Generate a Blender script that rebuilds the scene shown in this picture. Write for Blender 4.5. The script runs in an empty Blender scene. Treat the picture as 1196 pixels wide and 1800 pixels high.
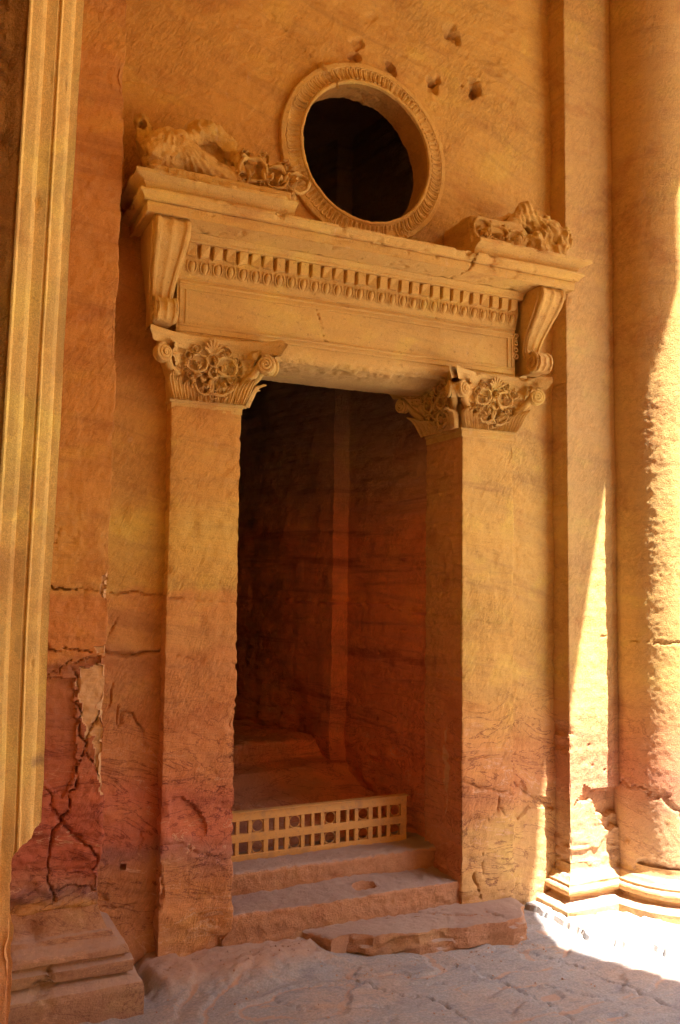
import bpy, math
import numpy as np
from mathutils import Matrix, Vector

# ------------------------------------------------------------------ camera, sky, sun, exposure
scene = bpy.context.scene
COL = scene.collection

yaw, pitch, roll = 0.44237, 0.07666, 0.011555
F = Vector((math.sin(yaw) * math.cos(pitch), math.cos(yaw) * math.cos(pitch), math.sin(pitch)))
R0 = Vector((math.cos(yaw), -math.sin(yaw), 0.0))
U0 = R0.cross(F)
RT = math.cos(roll) * R0 + math.sin(roll) * U0
UP = -math.sin(roll) * R0 + math.cos(roll) * U0
cam_data = bpy.data.cameras.new('camera')
cam = bpy.data.objects.new('camera', cam_data)
COL.objects.link(cam)
cam.matrix_world = Matrix(((RT.x, UP.x, -F.x, 0.0), (RT.y, UP.y, -F.y, -6.167),
                           (RT.z, UP.z, -F.z, 2.5), (0, 0, 0, 1)))
cam_data.sensor_fit = 'VERTICAL'
cam_data.sensor_height = 36.0
cam_data.lens = 1568.8 / 1800.0 * 36.0
cam_data.clip_start = 0.05
cam_data.clip_end = 500.0
scene.camera = cam

SUN = Vector((0.21, -0.40, 1.0)).normalized()          # direction towards the sun
world = bpy.data.worlds.new('World')
scene.world = world
world.use_nodes = True
wn = world.node_tree
sky = wn.nodes.new('ShaderNodeTexSky')
sky.sky_type = 'NISHITA'
sky.sun_disc = False
sky.sun_elevation = math.asin(SUN.z)
sky.sun_rotation = math.atan2(SUN.x, SUN.y)
sky.dust_density = 2.0
bg = wn.nodes['Background']
bg.inputs['Strength'].default_value = 0.13
wn.links.new(sky.outputs['Color'], bg.inputs['Color'])

sl = bpy.data.lights.new('sun', 'SUN')
sl.energy = 5.0
sl.angle = math.radians(0.53)
sl.color = (1.0, 0.94, 0.84)
so = bpy.data.objects.new('sun', sl)
COL.objects.link(so)
so.rotation_euler = SUN.to_track_quat('Z', 'Y').to_euler()
so.location = (10, -15, 40)

scene.view_settings.view_transform = 'Standard'
scene.view_settings.look = 'None'
scene.view_settings.gamma = 1.0
scene.view_settings.exposure = 2.7
scene.render.engine = 'CYCLES'
scene.cycles.max_bounces = 12
scene.cycles.diffuse_bounces = 8
scene.cycles.use_denoising = True

rng = np.random.default_rng(7)

# ------------------------------------------------------------------ numeric noise
def _hash(ix, iy, iz):
    h = (ix * 374761393 + iy * 668265263 + iz * 1274126177) & 0xFFFFFFFF
    h = ((h ^ (h >> 13)) * 1274126177) & 0xFFFFFFFF
    h = h ^ (h >> 16)
    return (h & 0xFFFFFF) / float(0xFFFFFF)

def noise(P, scale=1.0, seed=0):
    p = np.asarray(P, float) * np.asarray(scale, float) + seed * 17.31 + 1000.0
    i = np.floor(p).astype(np.int64)
    f = p - i
    u = f * f * f * (f * (f * 6 - 15) + 10)
    r = 0.0
    for dx in (0, 1):
        for dy in (0, 1):
            for dz in (0, 1):
                w = (u[..., 0] if dx else 1 - u[..., 0]) * (u[..., 1] if dy else 1 - u[..., 1]) * (u[..., 2] if dz else 1 - u[..., 2])
                r = r + w * _hash(i[..., 0] + dx, i[..., 1] + dy, i[..., 2] + dz)
    return r * 2 - 1

def fbm(P, scale=1.0, octv=4, gain=0.5, seed=0):
    s = np.asarray(scale, float)
    a, r = 1.0, 0.0
    for k in range(octv):
        r = r + a * noise(P, s, seed + k * 3)
        s = s * 2.03
        a *= gain
    return r

def smooth(a, b, x):
    t = np.clip((x - a) / (b - a), 0, 1)
    return t * t * (3 - 2 * t)

def poly_dist(X, Z, pl):
    """distance to a polyline; also the position 0..1 along it"""
    d = np.full(X.shape, 9.0)
    tt = np.zeros(X.shape)
    n = len(pl) - 1
    for k in range(n):
        ax, az = pl[k]
        bx, bz = pl[k + 1]
        ux, uz = bx - ax, bz - az
        L = ux * ux + uz * uz + 1e-12
        t = np.clip(((X - ax) * ux + (Z - az) * uz) / L, 0, 1)
        dd = np.hypot(X - ax - t * ux, Z - az - t * uz)
        m = dd < d
        d = np.where(m, dd, d)
        tt = np.where(m, (k + t) / n, tt)
    return d, tt

def in_poly(X, Z, pl):
    ins = np.zeros(X.shape, bool)
    n = len(pl)
    for k in range(n):
        ax, az = pl[k]
        bx, bz = pl[(k + 1) % n]
        if az == bz:
            continue
        c = ((az > Z) != (bz > Z)) & (X < (bx - ax) * (Z - az) / (bz - az) + ax)
        ins ^= c
    return ins

def crack(P, pl, w=0.008, depth=0.03, jit=0.012, step=0.0, plane='xz'):
    """groove (negative) along a polyline; step > 0 lifts the side above it a little"""
    A = P[..., 0]
    B = P[..., 2] if plane == 'xz' else P[..., 1]
    lo = np.min(np.array(pl), 0) - 0.15
    hi = np.max(np.array(pl), 0) + 0.15
    m = (A > lo[0]) & (A < hi[0]) & (B > lo[1]) & (B < hi[1])
    out = np.zeros(A.shape)
    if not m.any():
        return out
    Q = P[m]
    a = Q[:, 0] + jit * fbm(Q, 14, 3, 0.6, 5)
    b = (Q[:, 2] if plane == 'xz' else Q[:, 1]) + jit * fbm(Q, 14, 3, 0.6, 9)
    d, t = poly_dist(a, b, pl)
    wv = w * (0.65 + 0.6 * noise(Q, 9, 21))
    wv = np.maximum(wv, w * 0.2)
    out[m] = -depth * np.exp(-(d / wv) ** 2) * (0.6 + 0.4 * np.sin(np.pi * np.clip(t, 0.08, 0.92)))
    if step:
        out[m] += -step * np.exp(-np.clip(d, 0, 1) / 0.05)
    return out

# ------------------------------------------------------------------ mesh building
def tag(o, label=None, cat=None, group=None, kind=None):
    if label: o['label'] = label
    if cat: o['category'] = cat
    if group: o['group'] = group
    if kind: o['kind'] = kind
    return o

def empty(name, loc, label, cat, group=None, kind='thing'):
    o = bpy.data.objects.new(name, None)
    o.empty_display_size = 0.1
    o.location = loc
    COL.objects.link(o)
    return tag(o, label, cat, group, kind)

def put(o, parent):
    COL.objects.link(o)
    if parent is not None:
        o.parent = parent
        o.matrix_parent_inverse = Matrix.Translation(-world_loc(parent))
    return o

def world_loc(o):
    v = Vector(o.location)
    return v if o.parent is None or o.type != 'EMPTY' else v

def mesh_from(name, V, Fs, mat, smooth_angle=38, spall=None):
    me = bpy.data.meshes.new(name)
    V = np.asarray(V, np.float32)
    if isinstance(Fs, np.ndarray):
        n = Fs.shape[1]
        me.vertices.add(len(V))
        me.vertices.foreach_set('co', V.ravel())
        me.loops.add(Fs.size)
        me.loops.foreach_set('vertex_index', Fs.astype(np.int32).ravel())
        me.polygons.add(len(Fs))
        me.polygons.foreach_set('loop_start', np.arange(0, Fs.size, n, dtype=np.int32))
        me.update(calc_edges=True)
    else:
        me.from_pydata([tuple(v) for v in V.tolist()], [], Fs)
    me.validate()
    if smooth_angle:
        me.polygons.foreach_set('use_smooth', np.ones(len(me.polygons), bool))
        me.set_sharp_from_angle(angle=math.radians(smooth_angle))
    if spall is not None:
        at = me.attributes.new('spall', 'FLOAT', 'POINT')
        at.data.foreach_set('value', np.asarray(spall, np.float32).ravel())
    if mat is not None:
        me.materials.append(mat)
    return me

def obj(name, V, Fs, mat, parent=None, smooth_angle=38, spall=None):
    o = bpy.data.objects.new(name, mesh_from(name, V, Fs, mat, smooth_angle, spall))
    return put(o, parent)

def grid_normals(P, wrap_i=False, wrap_j=False):
    def g(A, ax, wr):
        if wr:
            return np.roll(A, -1, ax) - np.roll(A, 1, ax)
        return np.gradient(A, axis=ax)
    n = np.cross(g(P, 0, wrap_i), g(P, 1, wrap_j))
    return n / (np.linalg.norm(n, axis=-1, keepdims=True) + 1e-12)

def grid_faces(ni, nj, wrap_i=False, wrap_j=False, keep=None):
    ii = np.arange(ni if wrap_i else ni - 1)
    jj = np.arange(nj if wrap_j else nj - 1)
    I, J = np.meshgrid(ii, jj, indexing='ij')
    I2, J2 = (I + 1) % ni, (J + 1) % nj
    Q = np.stack([I * nj + J, I2 * nj + J, I2 * nj + J2, I * nj + J2], -1)
    if keep is not None:
        return Q[keep]
    return Q.reshape(-1, 4)

def grid_obj(name, P, mat, parent=None, disp=None, flip=False, wrap_i=False, wrap_j=False, keep=None, angle=38, caps=False):
    """P (ni,nj,3) -> quads. disp(P,N) -> offset along the normal, or (offset, spall)."""
    P = np.asarray(P, float)
    N = grid_normals(P, wrap_i, wrap_j)
    if flip:
        N = -N
    sp = None
    if disp is not None:
        d = disp(P, N)
        if isinstance(d, tuple):
            d, sp = d
        P = P + N * d[..., None]
    ni, nj = P.shape[:2]
    Q = grid_faces(ni, nj, wrap_i, wrap_j, keep)
    if flip:
        Q = Q[:, ::-1]
    if caps:
        Fs = [tuple(q) for q in Q.tolist()]
        a = [0 * nj + j for j in range(nj)]
        b = [(ni - 1) * nj + j for j in range(nj)]
        Fs += [tuple(a), tuple(b[::-1])]
        return obj(name, P.reshape(-1, 3), Fs, mat, parent, angle, sp)
    return obj(name, P.reshape(-1, 3), Q, mat, parent, angle, sp)

def resample(pts, res, r=0.0, nr=4):
    """2-D polyline -> dense polyline, corners rounded with radius r"""
    pts = [np.array(p, float) for p in pts]
    if r > 0 and len(pts) > 2:
        q = [pts[0]]
        for a, b, c in zip(pts[:-2], pts[1:-1], pts[2:]):
            la, lc = np.linalg.norm(a - b), np.linalg.norm(c - b)
            rr = min(r, la * 0.45, lc * 0.45)
            p0, p1 = b + (a - b) / la * rr, b + (c - b) / lc * rr
            for k in range(nr + 1):
                t = k / nr
                q.append((1 - t) ** 2 * p0 + 2 * t * (1 - t) * b + t * t * p1)
        q.append(pts[-1])
        pts = q
    out = [pts[0]]
    for a, b in zip(pts[:-1], pts[1:]):
        n = max(1, int(math.ceil(np.linalg.norm(b - a) / res)))
        for k in range(1, n + 1):
            out.append(a + (b - a) * k / n)
    return np.array(out)

def arange(a, b, res):
    return np.linspace(a, b, max(2, int(abs(b - a) / res) + 1))

def sweep_z(prof, zs):
    """profile (x,y) carried up along z -> P[i=profile, j=z]"""
    P = np.zeros((len(prof), len(zs), 3))
    P[..., 0] = prof[:, None, 0]
    P[..., 1] = prof[:, None, 1]
    P[..., 2] = zs[None, :]
    return P

def sweep_x(prof, xs):
    """profile (y,z) carried along x -> P[i=x, j=profile]"""
    P = np.zeros((len(xs), len(prof), 3))
    P[..., 0] = xs[:, None]
    P[..., 1] = prof[None, :, 0]
    P[..., 2] = prof[None, :, 1]
    return P

def sweep_path(path, prof, res):
    """moulding profile (outset, z) carried along a footprint path with mitred corners -> P[i=path, j=profile]"""
    path = np.array(path, float)
    d = np.diff(path, axis=0)
    d /= np.linalg.norm(d, axis=1, keepdims=True)
    n = np.stack([d[:, 1], -d[:, 0]], -1)
    mit = np.zeros_like(path)
    mit[0], mit[-1] = n[0], n[-1]
    for k in range(1, len(path) - 1):
        m = n[k - 1] + n[k]
        mit[k] = m / np.dot(m, n[k])
    rows = []
    for k in range(len(path) - 1):
        L = np.linalg.norm(path[k + 1] - path[k]) + 0.3
        c = max(2, int(L / res))
        for t in np.linspace(0, 1, c, endpoint=(k == len(path) - 2)):
            b = path[k] * (1 - t) + path[k + 1] * t
            m = mit[k] * (1 - t) + mit[k + 1] * t
            rows.append(np.column_stack([b[0] + m[0] * prof[:, 0], b[1] + m[1] * prof[:, 0], prof[:, 1]]))
    return np.array(rows)

def tube(pts, r, n=8, close=False, taper=None):
    """tube around a 3-D polyline -> V, F"""
    pts = np.array(pts, float)
    m = len(pts)
    T = np.roll(pts, -1, 0) - np.roll(pts, 1, 0) if close else np.gradient(pts, axis=0)
    T /= np.linalg.norm(T, axis=1, keepdims=True) + 1e-12
    ref = np.array([0.0, 1.0, 0.0])
    A = np.cross(T, ref)
    A /= np.linalg.norm(A, axis=1, keepdims=True) + 1e-9
    B = np.cross(T, A)
    rr = np.full(m, r) if taper is None else r * np.asarray(taper)
    ang = np.linspace(0, 2 * math.pi, n, endpoint=False)
    V = pts[:, None] + rr[:, None, None] * (np.cos(ang)[None, :, None] * A[:, None] + np.sin(ang)[None, :, None] * B[:, None])
    Q = grid_faces(m, n, close, True).tolist()
    Fs = [tuple(q) for q in Q]
    if not close:
        Fs += [tuple(range(n))[::-1], tuple((m - 1) * n + k for k in range(n))]
    return V.reshape(-1, 3), Fs

def join(parts):
    V, Fs, o = [], [], 0
    for v, f in parts:
        V.append(np.asarray(v))
        Fs += [tuple(int(i) + o for i in q) for q in f]
        o += len(v)
    return np.concatenate(V), Fs

def boxm(x0, x1, y0, y1, z0, z1, c=0.004):
    """box with chamfered edges -> V, F (convex, via 24 verts)"""
    V, idx = [], {}
    for ix, x in enumerate((x0, x1)):
        for iy, y in enumerate((y0, y1)):
            for iz, z in enumerate((z0, z1)):
                sx, sy, sz = (1 if ix == 0 else -1), (1 if iy == 0 else -1), (1 if iz == 0 else -1)
                idx[ix, iy, iz, 0] = len(V); V.append((x, y + sy * c, z + sz * c))
                idx[ix, iy, iz, 1] = len(V); V.append((x + sx * c, y, z + sz * c))
                idx[ix, iy, iz, 2] = len(V); V.append((x + sx * c, y + sy * c, z))
    g = lambda a, b, c_, k: idx[a, b, c_, k]
    Fs = [(g(0,0,0,0), g(0,0,1,0), g(0,1,1,0), g(0,1,0,0)), (g(1,0,0,0), g(1,1,0,0), g(1,1,1,0), g(1,0,1,0)),
          (g(0,0,0,1), g(1,0,0,1), g(1,0,1,1), g(0,0,1,1)), (g(0,1,0,1), g(0,1,1,1), g(1,1,1,1), g(1,1,0,1)),
          (g(0,0,0,2), g(0,1,0,2), g(1,1,0,2), g(1,0,0,2)), (g(0,0,1,2), g(1,0,1,2), g(1,1,1,2), g(0,1,1,2))]
    for a in (0, 1):
        for b in (0, 1):
            f = (g(a,b,0,0), g(a,b,0,1), g(a,b,1,1), g(a,b,1,0)); Fs.append(f if a != b else f[::-1])
            f = (g(a,0,b,0), g(a,0,b,2), g(a,1,b,2), g(a,1,b,0)); Fs.append(f if a == b else f[::-1])
            f = (g(0,a,b,1), g(0,a,b,2), g(1,a,b,2), g(1,a,b,1)); Fs.append(f if a != b else f[::-1])
            for c_ in (0, 1):
                f = (g(a,b,c_,0), g(a,b,c_,1), g(a,b,c_,2)); Fs.append(f if (a + b + c_) % 2 else f[::-1])
    return np.array(V, float), Fs

def sdf_mesh(fn, lo, hi, h):
    """naive surface nets of a signed distance function"""
    ax = [np.arange(l, u + h, h) for l, u in zip(lo, hi)]
    G = np.stack(np.meshgrid(*ax, indexing='ij'), -1)
    v = fn(G)
    s = v < 0
    n = np.array(v.shape) - 1
    corner = [(i, j, k) for i in (0, 1) for j in (0, 1) for k in (0, 1)]
    sl3 = lambda A, c: A[c[0]:c[0] + n[0], c[1]:c[1] + n[1], c[2]:c[2] + n[2]]
    acc = np.zeros(tuple(n) + (3,))
    cnt = np.zeros(tuple(n))
    for a in corner:
        for d in range(3):
            if a[d] == 1:
                continue
            b = list(a); b[d] = 1; b = tuple(b)
            va, vb = sl3(v, a), sl3(v, b)
            m = (va < 0) != (vb < 0)
            t = np.where(m, va / np.where(np.abs(va - vb) < 1e-12, 1, va - vb), 0)
            pa, pb = sl3(G, a), sl3(G, b)
            acc += np.where(m[..., None], pa + t[..., None] * (pb - pa), 0)
            cnt += m
    act = cnt > 0
    ids = np.full(tuple(n), -1)
    ids[act] = np.arange(act.sum())
    V = acc[act] / cnt[act][:, None]
    Fs = []
    for d in range(3):
        e1, e2 = [k for k in range(3) if k != d]
        lo_ = [slice(1, n[k]) for k in range(3)]
        lo_[d] = slice(0, n[d])
        up = list(lo_); up[d] = slice(1, n[d] + 1)
        s0, s1 = s[tuple(lo_)], s[tuple(up)]
        m = s0 != s1
        def ix(o1, o2):
            q = list(lo_)
            q[e1] = slice(1 - o1, n[e1] - o1)
            q[e2] = slice(1 - o2, n[e2] - o2)
            return ids[tuple(q)]
        quad = np.stack([ix(0, 0), ix(1, 0), ix(1, 1), ix(0, 1)], -1)
        f1 = quad[m & s0]
        f2 = quad[m & s1]
        if d == 1:
            f1, f2 = f2, f1
        Fs += [f1[:, ::1], f2[:, ::-1]]
    Fq = np.concatenate(Fs)
    Fq = Fq[(Fq >= 0).all(1)]
    return V, Fq

def smin(a, b, k=0.03):
    h = np.clip(0.5 + 0.5 * (b - a) / k, 0, 1)
    return b * (1 - h) + a * h - k * h * (1 - h)

def s_ell(P, c, r):
    r = np.array(r)
    q = (P - np.array(c)) / r
    k = np.linalg.norm(q, axis=-1)
    return (k - 1) * r.min() * 0.5 + (k - 1) * np.mean(r) * 0.5

def s_cap(P, a, b, ra, rb):
    a, b = np.array(a, float), np.array(b, float)
    u = b - a
    t = np.clip(((P - a) @ u) / (u @ u), 0, 1)
    return np.linalg.norm(P - a - t[..., None] * u, axis=-1) - (ra + (rb - ra) * t)

def s_box(P, c, hs, r=0.01):
    q = np.abs(P - np.array(c)) - np.array(hs) + r
    return np.linalg.norm(np.maximum(q, 0), axis=-1) + np.minimum(q.max(-1), 0) - r

# ------------------------------------------------------------------ materials
class NT:
    def __init__(self, name):
        self.m = bpy.data.materials.new(name)
        self.m.use_nodes = True
        self.t = self.m.node_tree
        self.b = self.t.nodes['Principled BSDF']
    def n(self, kind, **kw):
        nd = self.t.nodes.new(kind)
        for k, v in kw.items():
            setattr(nd, k, v)
        return nd
    def link(self, a, b):
        self.t.links.new(a, b)
    def val(self, sock, v):
        if hasattr(v, 'is_linked') or hasattr(v, 'links'):
            self.link(v, sock)
        else:
            sock.default_value = v
    def math(self, op, a, b=0.0, c=None, clamp=False):
        nd = self.n('ShaderNodeMath', operation=op, use_clamp=clamp)
        self.val(nd.inputs[0], a); self.val(nd.inputs[1], b)
        if c is not None: self.val(nd.inputs[2], c)
        return nd.outputs[0]
    def vmul(self, v, s):
        nd = self.n('ShaderNodeVectorMath', operation='MULTIPLY')
        self.val(nd.inputs[0], v); self.val(nd.inputs[1], s)
        return nd.outputs[0]
    def vadd(self, v, s):
        nd = self.n('ShaderNodeVectorMath', operation='ADD')
        self.val(nd.inputs[0], v); self.val(nd.inputs[1], s)
        return nd.outputs[0]
    def noise(self, vec, scale, detail=4, rough=0.55, dist=0.0):
        nd = self.n('ShaderNodeTexNoise')
        self.link(vec, nd.inputs['Vector'])
        nd.inputs['Scale'].default_value = scale
        nd.inputs['Detail'].default_value = detail
        nd.inputs['Roughness'].default_value = rough
        nd.inputs['Distortion'].default_value = dist
        return nd.outputs['Fac']
    def rng(self, v, a, b, c=0.0, d=1.0, kind='SMOOTHSTEP'):
        nd = self.n('ShaderNodeMapRange', interpolation_type=kind)
        self.val(nd.inputs['Value'], v)
        for k, x in zip(('From Min', 'From Max', 'To Min', 'To Max'), (a, b, c, d)):
            nd.inputs[k].default_value = x
        return nd.outputs['Result']
    def mix(self, fac, a, b, mode='MIX'):
        nd = self.n('ShaderNodeMix', data_type='RGBA', blend_type=mode)
        self.val(nd.inputs['Factor'], fac)
        ia = [s for s in nd.inputs if s.name == 'A' and s.type == 'RGBA'][0]
        ib = [s for s in nd.inputs if s.name == 'B' and s.type == 'RGBA'][0]
        self.val(ia, a if not isinstance(a, tuple) else a + (1,) if len(a) == 3 else a)
        self.val(ib, b if not isinstance(b, tuple) else b + (1,) if len(b) == 3 else b)
        return [s for s in nd.outputs if s.type == 'RGBA'][0]
    def ramp(self, fac, stops):
        nd = self.n('ShaderNodeValToRGB')
        self.val(nd.inputs['Fac'], fac)
        e = nd.color_ramp.elements
        while len(e) < len(stops):
            e.new(0.5)
        for el, (p, c) in zip(e, stops):
            el.position = p
            el.color = tuple(c) + (1,)
        return nd.outputs['Color']
    def bump(self, h, strength, dist, prev=None):
        nd = self.n('ShaderNodeBump')
        nd.inputs['Strength'].default_value = strength
        nd.inputs['Distance'].default_value = dist
        self.link(h, nd.inputs['Height'])
        if prev is not None:
            self.link(prev, nd.inputs['Normal'])
        return nd.outputs['Normal']

Z0, Z1 = -0.4, 9.0
def zs_(stops):
    return [((z - Z0) / (Z1 - Z0), c) for z, c in stops]

WEST = zs_([(-0.4, (.46, .25, .17)), (0.25, (.55, .27, .13)), (0.5, (.55, .26, .12)), (0.66, (.42, .20, .16)), (0.74, (.54, .19, .115)),
            (1.02, (.55, .19, .11)), (1.25, (.56, .25, .11)), (1.93, (.57, .28, .11)), (1.99, (.58, .31, .11)), (2.37, (0.587, 0.295, 0.098)),
            (2.42, (0.618, 0.382, 0.108)), (2.85, (0.639, 0.439, 0.118)), (3.1, (0.597, 0.353, 0.099)), (3.9, (0.577, 0.296, 0.081)), (4.8, (0.556, 0.268, 0.068)), (5.5, (0.597, 0.315, 0.076)), (9.0, (0.639, 0.363, 0.081))])
CORNER = zs_([(-0.4, (.46, .25, .17)), (0.3, (.52, .28, .15)), (0.42, (.52, .30, .14)), (0.55, (.54, .31, .13)), (0.60, (0.310, 0.168, 0.153)), (0.68, (0.430, 0.202, 0.135)), (0.76, (0.430, 0.137, 0.089)),
              (1.15, (0.447, 0.142, 0.089)), (1.5, (0.396, 0.151, 0.083)), (1.92, (0.378, 0.166, 0.083)), (1.98, (0.537, 0.240, 0.090)), (2.38, (0.527, 0.240, 0.081)), (2.43, (0.575, 0.320, 0.099)), (2.85, (0.556, 0.320, 0.099)), (3.2, (0.527, 0.267, 0.081)), (5.0, (0.508, 0.232, 0.068)), (9.0, (0.556, 0.284, 0.072))])
EAST = zs_([(-0.4, (0.500, 0.334, 0.182)), (0.3, (0.580, 0.369, 0.163)), (0.62, (0.548, 0.319, 0.146)), (0.85, (0.538, 0.253, 0.119)), (1.1, (0.569, 0.282, 0.119)),
            (1.6, (0.599, 0.369, 0.125)), (2.1, (0.599, 0.380, 0.120)), (3.0, (0.640, 0.424, 0.134)), (4.0, (0.640, 0.412, 0.134)), (5.5, (0.640, 0.380, 0.101)), (9.0, (0.659, 0.403, 0.106))])
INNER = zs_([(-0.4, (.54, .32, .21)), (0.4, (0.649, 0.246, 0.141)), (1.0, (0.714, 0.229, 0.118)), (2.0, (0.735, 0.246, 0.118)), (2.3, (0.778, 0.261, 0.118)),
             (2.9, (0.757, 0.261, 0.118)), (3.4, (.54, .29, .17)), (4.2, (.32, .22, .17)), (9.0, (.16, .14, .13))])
DEEP_SHADE = zs_([(-0.4, (0.456, 0.227, 0.137)), (1.0, (0.405, 0.189, 0.118)), (2.0, (0.146, 0.091, 0.070)), (3.0, (0.085, 0.064, 0.059)), (5.0, (0.104, 0.085, 0.084)), (9.0, (0.134, 0.109, 0.105))])  # dimness of the chamber put into the rock colour
BASEC = zs_([(-0.4, (0.344, 0.218, 0.172)), (0.1, (0.396, 0.252, 0.189)), (0.3, (0.404, 0.252, 0.181)), (0.5, (0.430, 0.244, 0.146)), (9.0, (0.473, 0.252, 0.129))])
def sandstone(name, west=WEST, east=EAST, lift=(1, 1, 1), chisel=0.5, grain=0.35, dust=0.0, band=1.0, pale=0.0, coarse=0.0, chisel_rot=1.0, chisel_tint=0.4, vein=0.6, dip=-0.10, grime=0.5, span=(1.9, 4.1)):
    k = NT(name)
    g = k.n('ShaderNodeNewGeometry')
    pos = g.outputs['Position']
    sep = k.n('ShaderNodeSeparateXYZ'); k.link(pos, sep.inputs[0])
    x, z = sep.outputs['X'], sep.outputs['Z']
    big = k.noise(pos, 0.8, 3, 0.5)
    mid = k.noise(pos, 3.1, 4, 0.6)
    zw = k.math('ADD', z, k.math('MULTIPLY', k.math('SUBTRACT', big, 0.5), 0.40))
    zw = k.math('ADD', zw, k.math('MULTIPLY', k.math('SUBTRACT', mid, 0.5), 0.16))
    f = k.rng(zw, Z0, Z1, kind='LINEAR')
    xw = k.math('ADD', x, k.math('MULTIPLY', k.math('SUBTRACT', mid, 0.5), 1.4))
    ew = k.rng(xw, *span)
    base = k.mix(ew, k.ramp(f, west), k.ramp(f, east))
    # thin bedding of the rock, dipping a little
    mb = k.n('ShaderNodeMapping'); k.link(pos, mb.inputs['Vector'])
    mb.inputs['Rotation'].default_value = (0, dip, 0)
    bv = k.vmul(mb.outputs['Vector'], (0.55, 0.55, 5.0))
    bd = k.noise(k.vadd(bv, k.vmul(pos, (0.0, 0.0, 0.0))), 1.3, 6, 0.62, 0.6)
    base = k.mix(k.rng(bd, 0.36, 0.62, 0.0, 0.55 * band), base, k.mix(1.0, base, (1.22, 1.16, 0.95), 'MULTIPLY'))
    base = k.mix(k.rng(bd, 0.46, 0.30, 0.0, 0.60 * band), base, k.mix(1.0, base, (0.66, 0.55, 0.60), 'MULTIPLY'))
    # slow blotches of yellow and of brown
    bl = k.noise(k.vmul(pos, (1.0, 1.0, 1.6)), 1.9, 5, 0.6, 0.4)
    base = k.mix(k.rng(bl, 0.52, 0.68, 0, 0.7), base, k.mix(1.0, base, (1.10, 1.24, 1.05), 'MULTIPLY'))
    base = k.mix(k.rng(bl, 0.46, 0.30, 0, 0.7), base, k.mix(1.0, base, (0.80, 0.66, 0.66), 'MULTIPLY'))
    # pale scuffs and salts
    sc = k.noise(k.vmul(pos, (1.0, 1.0, 0.55)), 17.0, 5, 0.7, 0.8)
    base = k.mix(k.rng(sc, 0.60, 0.74, 0, 0.35 + pale), base, k.mix(0.5, base, (.74, .56, .36)))
    dk = k.noise(pos, 30.0, 4, 0.7)
    base = k.mix(k.rng(dk, 0.42, 0.26, 0, grime), base, k.mix(1.0, base, (0.62, 0.55, 0.55), 'MULTIPLY'))
    sp = k.noise(pos, 260.0, 2, 0.6)
    base = k.mix(k.rng(sp, 0.3, 0.7, 0.0, 1.0), k.mix(1.0, base, (0.86, 0.84, 0.82), 'MULTIPLY'), k.mix(1.0, base, (1.12, 1.12, 1.12), 'MULTIPLY'))
    if lift != (1, 1, 1):
        base = k.mix(1.0, base, lift, 'MULTIPLY')
    mp = k.n('ShaderNodeMapping'); k.link(pos, mp.inputs['Vector'])
    mp.inputs['Rotation'].default_value = (0, chisel_rot, 0)
    ch = k.noise(k.vmul(mp.outputs['Vector'], (16, 22, 50)), 1.0, 4, 0.6, 0.8)
    chisel_tint = k.rng(k.noise(pos, 1.6, 4, 0.6), 0.40, 0.62, 0.25 * chisel_tint, chisel_tint)
    base = k.mix(k.rng(ch, 0.35, 0.65, 0, 1), k.mix(chisel_tint, base, k.mix(1.0, base, (0.70, 0.64, 0.60), 'MULTIPLY')), k.mix(chisel_tint, base, k.mix(1.0, base, (1.18, 1.18, 1.15), 'MULTIPLY')))
    if vein:
        vn = k.noise(k.vmul(bv, (1.6, 1.6, 0.55)), 1.7, 7, 0.62, 1.4)
        vd = k.math('ABSOLUTE', k.math('SUBTRACT', vn, 0.52))
        vm = k.math('MULTIPLY', k.rng(vd, 0.016, 0.0, 0, 1), k.rng(zw, 1.9, 1.2, 0.15, vein))
        base = k.mix(vm, base, k.mix(1.0, base, (0.45, 0.36, 0.48), 'MULTIPLY'))
        vl = k.math('ABSOLUTE', k.math('SUBTRACT', vn, 0.40))
        base = k.mix(k.math('MULTIPLY', k.rng(vl, 0.010, 0.0, 0, 1), k.rng(zw, 1.6, 1.0, 0.0, vein)), base, (.66, .42, .28))
    at = k.n('ShaderNodeAttribute', attribute_name='spall')
    base = k.mix(k.rng(at.outputs['Fac'], 0.1, 0.7, 0, 0.85), base, k.mix(k.rng(mid, 0.35, 0.65), (.66, .43, .23), (.74, .52, .29)))
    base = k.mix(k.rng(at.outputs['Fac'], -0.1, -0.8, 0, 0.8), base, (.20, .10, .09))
    if dust:
        ns = k.n('ShaderNodeSeparateXYZ'); k.link(g.outputs['Normal'], ns.inputs[0])
        dn = k.math('ADD', ns.outputs['Z'], k.math('MULTIPLY', k.math('SUBTRACT', mid, 0.5), 0.5))
        base = k.mix(k.rng(dn, 0.45, 0.85, 0, dust), base, k.mix(k.rng(bl, 0.38, 0.6), (.40, .29, .25), (.45, .34, .29)))
    k.link(base, k.b.inputs['Base Color'])
    k.b.inputs['Roughness'].default_value = 0.92
    k.b.inputs['Specular IOR Level'].default_value = 0.15
    # relief: chisel strokes, pitting, grain
    pt = k.noise(pos, 75.0, 4, 0.65)
    gr = k.noise(pos, 300.0, 2, 0.6)
    nrm = None
    if coarse:
        nrm = k.bump(k.noise(pos, 110.0, 5, 0.7), coarse, 0.02, nrm)
    cm = k.rng(k.noise(pos, 1.6, 4, 0.6), 0.40, 0.62, 0.12, 1.0)
    nrm = k.bump(k.math('MULTIPLY', k.math('SUBTRACT', ch, 0.5), cm), chisel, 0.030, nrm)
    st = k.noise(bv, 3.5, 6, 0.65, 0.5)
    nrm = k.bump(st, 0.35 * band, 0.03, nrm)
    nrm = k.bump(pt, grain, 0.014, nrm)
    nrm = k.bump(gr, grain, 0.004, nrm)
    k.link(nrm, k.b.inputs['Normal'])
    return k.m

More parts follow.
